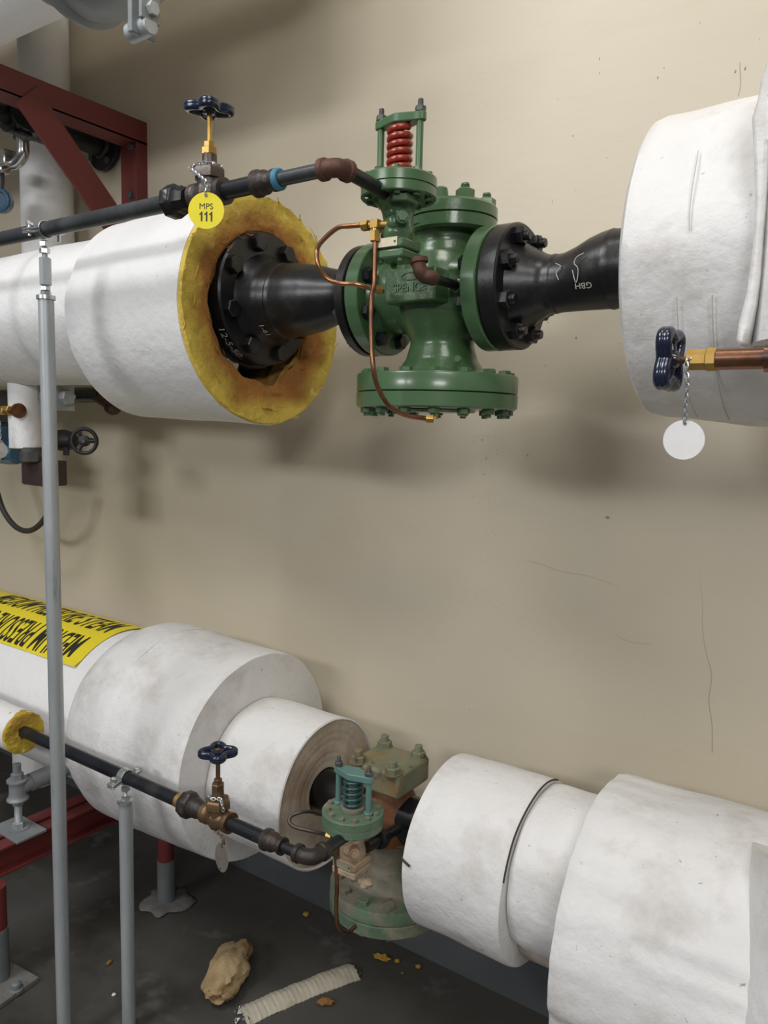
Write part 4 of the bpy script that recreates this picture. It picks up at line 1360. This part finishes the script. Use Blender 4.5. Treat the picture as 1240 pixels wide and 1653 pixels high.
MB().box((-1.022, gy, gz - 0.02), (0.010, 0.045, 0.285)).build('plate', M_greypaint, t, bev=0.002)
MB().box((-1.004, gy, gz - 0.01), (0.008, 0.035, 0.27)).build('plate', M_greypaint, t, bev=0.002)
MB().bolt((-1.000, gy, gz - 0.128), X, 0.011, 0.008).cyl((-1.05, gy, gz - 0.150), (-1.00, gy, gz - 0.150), 0.014, 16, ch=0.002).build('bolt', M_galv, t)

# ------------------------------------------------------------------ cluster under the upper left pipe
yc = 1.25
t = thing('brass_drain_valve', 'small brass valve on a copper stub at the left edge by the drip leg', 'valve', at(10, 662, 1.10))
c = at(30, 663, 1.115)
MB().cyl(c - X * 0.10, c, 0.008, 18).build('copper_stub', M_copper, t)
MB().lathe(c - X * 0.006, X, [(0, 0.016), (0.002, 0.0195), (0.010, 0.0195), (0.012, 0.012)], 28).build('escutcheon', M_copper, t)
MB().hexa(c - X * 0.055, X, 0.014, 0.018).hexa(c - X * 0.085, X, 0.012, 0.022, 0.4).build('packing_nut', M_brass, t)
t = thing('valve_tag', 'pale round metal tag hanging at the left edge in front of the blue box', 'tag', at(2, 727, 1.08))
c = at(0, 727, 1.08)
nrm, up, right = disc_tag(t, c, V((0.6, -0.8, 0)), 0.0205, M_tags)
chain('chain', [c + up * 0.017, c + up * 0.075], t, 0.012, 0.0012)
t = thing('transmitter', 'blue transmitter box with pale label at the left edge below the white drip leg', 'instrument', at(15, 725, yc))
c = at(8, 728, yc)
MB().lathe(c - X * 0.16 - Z * 0.004, X, [(0, 0.030), (0.12, 0.035), (0.19, 0.036), (0.225, 0.033), (0.232, 0.026)], 12).box(c + V((-0.05, 0, 0.045)), (0.16, 0.06, 0.06)).build('housing', M_blue, t, bev=0.004)
MB().box(c + V((0.005, -0.037, -0.012)), (0.075, 0.003, 0.026)).build('label_plate', M_plate, t)
MB().box(c + V((0.045, -0.039, -0.008)), (0.016, 0.002, 0.018)).build('sticker', M_tagw, t)
MB().lathe(c + V((0.045, -0.034, 0.022)), -Y, [(0, 0.013), (0.006, 0.012)], 20).build('conduit_plug', M_zinc, t)
t = thing('steel_manifold', 'grey steel manifold block above the blue transmitter box at the left edge', 'pipe fitting', at(8, 680, yc))
c = at(4, 672, yc)
MB().box(c + V((-0.04, 0, 0.042)), (0.15, 0.07, 0.065)).box(c + V((-0.03, 0, -0.005)), (0.13, 0.075, 0.024)).box(c + V((-0.035, -0.005, -0.028)), (0.12, 0.08, 0.02)).build('block', M_darksteel, t, bev=0.003)
# fitting, box and gate valve
t = thing('hex_bushing', 'dark hex bushing directly below the white drip leg', 'pipe fitting', at(57, 732, UY))
MB().cyl((-1.965, UY, -0.10), (-1.965, UY, -0.085), 0.030, 24).lathe((-1.960, UY, -0.124), Z, [(0, 0.026), (0.002, 0.030), (0.026, 0.032), (0.028, 0.028)], 8).build('cap', M_darksteel, t)
t = thing('junction_box', 'dark brown box half hidden behind the tall pole, under the drip leg', 'box', at(72, 763, 1.2))
c = at(72, 763, 1.2)
MB().box(c, (0.105, 0.07, 0.068)).build('box', M_brownbox, t, bev=0.004)
MB().box(c + V((0.0, -0.036, 0)), (0.098, 0.004, 0.062)).build('lid', M_brownbox, t, bev=0.001)
t = thing('gate_valve', 'black cast iron valve with a spoked round handwheel right of the tall pole', 'valve', at(115, 712, yc))
c = at(136, 712, 1.18)
wz = MB()
vdir = V((0.62, -0.78, 0.0)).normalized()
uu = Z
rr_ = vdir.cross(uu).normalized()
R_ = 0.031
wz.tube([c + (rr_ * math.cos(a) + uu * math.sin(a)) * R_ for a in [2 * PI * k / 32 for k in range(32)]], 0.0052, 10, 1, closed=True)
for k in range(3):
    a = 2 * PI * k / 3 + PI / 3
    wz.tube([c + (rr_ * math.cos(a) + uu * math.sin(a)) * R_ * 0.3, c + (rr_ * math.cos(a) + uu * math.sin(a)) * R_], 0.0048, 8, 0)
wz.lathe(c - vdir * 0.008, vdir, [(0, 0.014), (0.012, 0.014), (0.014, 0.009)], 24)
wh = wz.build('handwheel', M_castiron, t)
MB().hexa(c + vdir * 0.004, vdir, 0.006, 0.006).build('wheel_nut', M_darksteel, wh)
c2 = at(110, 711, 1.24)
MB().cyl(c - vdir * 0.005, c - vdir * 0.06, 0.007, 12).build('stem', M_castiron, t)
MB().lathe(at(85, 710, 1.25), X, [(0, 0.022), (0.02, 0.022), (0.022, 0.028), (0.05, 0.030), (0.078, 0.026), (0.10, 0.018)], 24).cyl(at(107, 735, 1.24), at(107, 715, 1.24), 0.008, 6).build('body', M_castiron, t)
t = thing('hanging_hose', 'black hose hanging in a loop on the wall behind the tall pole', 'hose', at(45, 860, 1.4))
MB().tube([at(-20, 740, 1.36), at(-6, 790, 1.36), at(6, 825, 1.36), at(25, 850, 1.36), at(46, 857, 1.36), at(66, 845, 1.36), at(80, 820, 1.36), at(88, 780, 1.36)], 0.0088, 14, 8).build('hose', M_rubber, t)
t = thing('branch_pipe', 'black pipe with a rusty elbow tucked under the upper left insulation', 'pipe', at(140, 637, 1.33))
yb = 1.36
MB().cyl(at(-25, 640, yb), at(166, 637, yb), 0.0225, 28).build('pipe', M_black, t)
MB().cyl(at(157, 637, yb), at(187, 655, yb), 0.0215, 24, ch=0.002).sphere(at(182, 656, yb), 0.025, 20).build('elbow', M_rust, t)
MB().hexa(at(180, 660, yb - 0.024), V((0.5, -0.8, -0.1)), 0.007, 0.006).build('plug', M_darksteel, t)
t = thing('pipe_hanger', 'galvanised plate, sleeve and hex bolt right of the tall pole, under the upper pipe', 'pipe hanger', at(105, 640, 1.2))
c = at(104, 640, 1.2)
MB().box(c, (0.009, 0.055, 0.075)).build('plate', M_galv, t, bev=0.001)
MB().cyl(c - X * 0.075, c - X * 0.004, 0.027, 28).build('sleeve', M_greypaint, t)
MB().hexa(c + X * 0.004 + V((0, 0, -0.002)), X, 0.021, 0.019, 0.2).build('hex_bolt', M_galv, t)

# ------------------------------------------------------------------ red floor beam, leg, jack
t = thing('steel_beam', 'red double channel beam running to the wall at the lower left', 'beam', (-1.70, 1.1, -1.03))
zt, zb = -0.994, -1.063
for xr in (-1.660, -1.712):
    MB().box((xr - 0.019, (WALL + 0.5) / 2, zt - 0.0035), (0.038, WALL - 0.5, 0.007)).box((xr - 0.019, (WALL + 0.5) / 2, zb + 0.0035), (0.038, WALL - 0.5, 0.007)) \
        .box((xr - 0.034, (WALL + 0.5) / 2, (zt + zb) / 2), (0.008, WALL - 0.5, zt - zb)).build('channel', M_redbeam, t, bev=0.001)
lx, ly = -1.642, 0.853
MB().cyl((lx, ly, -1.165), (lx, ly, zb), 0.024, 28).build('leg', M_redbeam, t)
MB().cyl((lx, ly, FLOOR + 0.012), (lx, ly, -1.165), 0.026, 28).build('leg_sleeve', M_greypost, t)
MB().box((lx, ly - 0.01, FLOOR + 0.006), (0.16, 0.12, 0.012), Matrix.Rotation(0.1, 3, 'Z')).build('base_plate', M_greyconc, t, bev=0.002)
q = atZ(26, 1590, FLOOR + 0.02)
MB().lathe((q.x, q.y, FLOOR + 0.006), Z, [(0, 0.016), (0.006, 0.016), (0.008, 0.012), (0.018, 0.011), (0.022, 0.006)], 16).build('anchor_bolt', M_greypost, t)
# jack stand on the beam
jx, jy = -1.706, 0.95
t = thing('adjustable_pipe_stand', 'grey jack stand with threaded bolt and square plate standing on the red beam', 'pipe support', (jx, jy, zt))
MB().box((jx, jy, zt + 0.003), (0.115, 0.075, 0.006), Matrix.Rotation(0.0, 3, 'Z')).build('plate', M_greypaint, t, bev=0.0008)
MB().cyl((jx, jy, zt + 0.006), (jx, jy, zt + 0.0085), 0.024, 24).build('washer', M_greypaint, t)
MB().bolt((jx, jy, zt + 0.0085), Z, 0.0135, 0.014, 0.2, stud=0.065, sr=0.009).build('lower_nut', M_galv, t)
MB().hexa((jx, jy, zt + 0.066), Z, 0.0135, 0.012, 0.5).build('nut', M_greypaint, t)
MB().lathe((jx, jy, zt + 0.078), Z, sub([(0, 0.02), (0.001, 0.025), (0.004, 0.025), (0.008, 0.021), (0.016, 0.0195), (0.045, 0.019), (0.047, 0.024), (0.051, 0.024), (0.052, 0.012)], 0.004), 32) \
    .cyl((jx, jy, zt + 0.105), (jx + 0.002, jy + 0.035, zt + 0.110), 0.018, 28).build('tee', M_greypaint, t)
MB().bolt((jx, jy, zt + 0.130), Z, 0.0145, 0.016, 0.1, stud=0.0, sr=0.009).cyl((jx, jy, zt + 0.14), (jx, jy, zt + 0.168), 0.0095, 18, ch=0.001).build('top_bolt', M_greypaint, t)
MB().tube([(jx + 0.002, jy + 0.03, zt + 0.110), (jx + 0.002, jy + 0.08, zt + 0.112), (jx + 0.004, jy + 0.128, zt + 0.115)], 0.0215, 28, 4).build('arm_pipe', M_greypaint, t)
# white stub behind
t = thing('insulated_drip_leg', 'white insulated stub hanging below the lower left pipe, behind the grey jack stand', 'pipe insulation', (-2.17, LY, -1.0))
MB().lathe((-2.16, 1.26, -0.93), -Z, sub([(0, 0.062), (0.19, 0.062)], 0.02), 48, wrinkle(0.001)).build('jacket', M_jack, t)

# rear post
t = thing('pipe_support_post', 'post with red top and grey lower half standing under the largest drum', 'post', (-1.569, 1.275, FLOOR))
MB().cyl((-1.572, 1.28, -1.175), (-1.572, 1.28, -1.035), 0.0215, 28).build('red_top', M_redbeam, t)
MB().cyl((-1.572, 1.28, FLOOR + 0.002), (-1.572, 1.28, -1.175), 0.0235, 28).build('grey_base', M_greypost, t)
g = MB()
g.sphere((-1.572, 1.28, FLOOR + 0.004), 0.062, 48, (1, 1, 0.12), fn=lambda d: 1 + 0.35 * noise.noise(V((d.x, d.y, 0.3)) * 2.2) + 0.1 * noise.noise(d * 7))
g.build('grout_pad', M_greyconc, t)

# ------------------------------------------------------------------ debris on the floor
def chunk(name, label, cat, px, py, size, sc3, m_, rotz=0, seed=0, amp=0.35, lift=0.4):
    c = atZ(px, py, FLOOR)
    R3 = Matrix.Rotation(rotz, 3, 'Z')
    g_ = MB()
    g_.sphere((0, 0, 0), size, 40, sc3, fn=lambda d: 1 + amp * noise.noise(d * 1.7 + V((seed, 0, 0))) + amp * 0.4 * noise.noise(d * 5 + V((seed, 0, 0))) + amp * .2 * noise.noise(d * 13))
    zmin = min(v.z for v in g_.v)
    g_.v = [R3 @ v + V((c.x, c.y, FLOOR - zmin * 1.0)) for v in g_.v]
    o_ = g_.build(name, m_, None, loc=(c.x, c.y, FLOOR))
    return tag(o_, label, cat)


chunk('foam_chunk', 'large torn chunk of yellowed insulation foam lying on the floor', 'insulation scrap', 369, 1588, 0.074, (1.30, 0.58, 0.42), M_foam, math.radians(117), 1, 0.32)
chunk('foam_scrap', 'small orange brown foam crumb below the cream strip on the floor', 'insulation scrap', 525, 1622, 0.013, (1.3, 0.7, 0.5), M_orange, 0.6, 4)
chunk('foam_scrap', 'tiny tan crumb on the floor between the two galvanised poles', 'insulation scrap', 176, 1556, 0.007, (0.7, 1.3, 0.5), M_orange, 0.3, 9)
chunk('leaf_scrap', 'yellow curled scrap on the floor below the right lower drum', 'scrap', 616, 1549, 0.012, (1.5, 0.6, 0.4), M_leaf, 0.2, 12, 0.9)
for (px, py, s2, lb, m_) in ((641, 1553, 0.006, 'small olive crumb right of the yellow curled scrap', M_leaf),
                              (494, 1478, 0.008, 'small green yellow crumb on the dark floor left of the lower valve flange', M_leaf),
                              (675, 1562, 0.006, 'faint olive crumb furthest right on the dark floor', M_leaf),
                              (184, 1607, 0.0045, 'bright white pebble on the floor left of the short pole', M_tagw),
                              (650, 1572, 0.004, 'tiny brown crumb among the scraps near the wall base', M_orange)):
    chunk('crumb', lb, 'scrap', px, py, s2, (1, 1, 0.5), m_, 0.3, px)
# cream strip
c0, c1 = atZ(392, 1643, FLOOR), atZ(572, 1570, FLOOR)
dd = (c1 - c0)
L = dd.length
dd.normalize()
sd = Z.cross(dd)
st = MB()
n1, n2 = 60, 14
vs = []
for lay in (0, 1):
    for i in range(n1 + 1):
        for k in range(n2 + 1):
            u = i / n1
            v = k / n2 - 0.5
            wd = 0.060 + 0.004 * noise.noise(V((u * 8, 1, 0)))
            en = 0.006 * noise.noise(V((v * 9, 5, 0))) if i in (0, n1) else 0
            h = 0.003 + 0.012 * (1 - (2 * v) ** 2) * (0.6 + 0.4 * u) + 0.0010 * math.sin(u * 230) + 0.002 * noise.noise(V((u * 9, v * 3, 2)))
            p = c0 + dd * (u * L + en) + sd * (v * wd + 0.006 * math.sin(u * 3))
            vs.append(V((p.x, p.y, FLOOR + h - (0.0022 if lay else 0))))
N1 = (n1 + 1) * (n2 + 1)
fs = []
for i in range(n1):
    for k in range(n2):
        a = i * (n2 + 1) + k
        q = [a, a + 1, a + n2 + 2, a + n2 + 1]
        fs.append(q)
        fs.append([N1 + z for z in q][::-1])
for i in range(n1):
    for k in (0, n2):
        a = i * (n2 + 1) + k
        fs.append([a, a + n2 + 1, N1 + a + n2 + 1, N1 + a])
for k in range(n2):
    for i in (0, n1):
        a = i * (n2 + 1) + k
        fs.append([a, a + 1, N1 + a + 1, N1 + a])
st.add(vs, fs)
t = thing('jacket_strip', 'long ribbed cream strip of pipe jacket lying on the floor', 'insulation scrap', (c0 + c1) / 2)
st.build('strip', M_paper, t)
f_ = MB()
for k in range(26):
    p = c0 + dd * random.uniform(-0.022, 0.012) + sd * random.uniform(-0.028, 0.028)
    f_.add([p + V((random.uniform(-.006, .006), random.uniform(-.006, .006), random.uniform(0.001, 0.012))) for _ in range(4)], [[0, 1, 2, 3]])
f_.build('torn_foil', M_zinc, t)
f_ = MB()
for k in range(14):
    p = c1 + dd * random.uniform(-0.01, 0.008) + sd * random.uniform(-0.028, 0.028)
    f_.add([p + V((random.uniform(-.005, .005), random.uniform(-.005, .005), random.uniform(0.001, 0.012))) for _ in range(4)], [[0, 1, 2, 3]])
f_.build('torn_foil', M_zinc, t)

GR = {'valve_tag': 'round valve tags hanging on chains', 'globe_valve': 'small globe valves with navy handwheels',
      'pilot_valve': 'pilot valves of the two regulating valves', 'crumb': 'small crumbs lying on the floor',
      'foam_scrap': 'small foam scraps lying on the floor', 'pipe_support_pole': 'galvanised poles holding the thin pipes',
      'pipe_insulation': 'white insulation jackets on the pipes', 'steam_pilot_pipe': 'thin pilot pipes',
      'pressure_regulating_valve': 'large regulating valves', 'flanged_reducer': 'black flanged reducers beside the green valve'}
for o in bpy.data.objects:
    k_ = o.name.split('.')[0]
    if o.parent is None and k_ in GR and 'label' in o:
        o['group'] = GR[k_]
for o in bpy.data.objects:
    if '_wl' in o:
        del o['_wl']
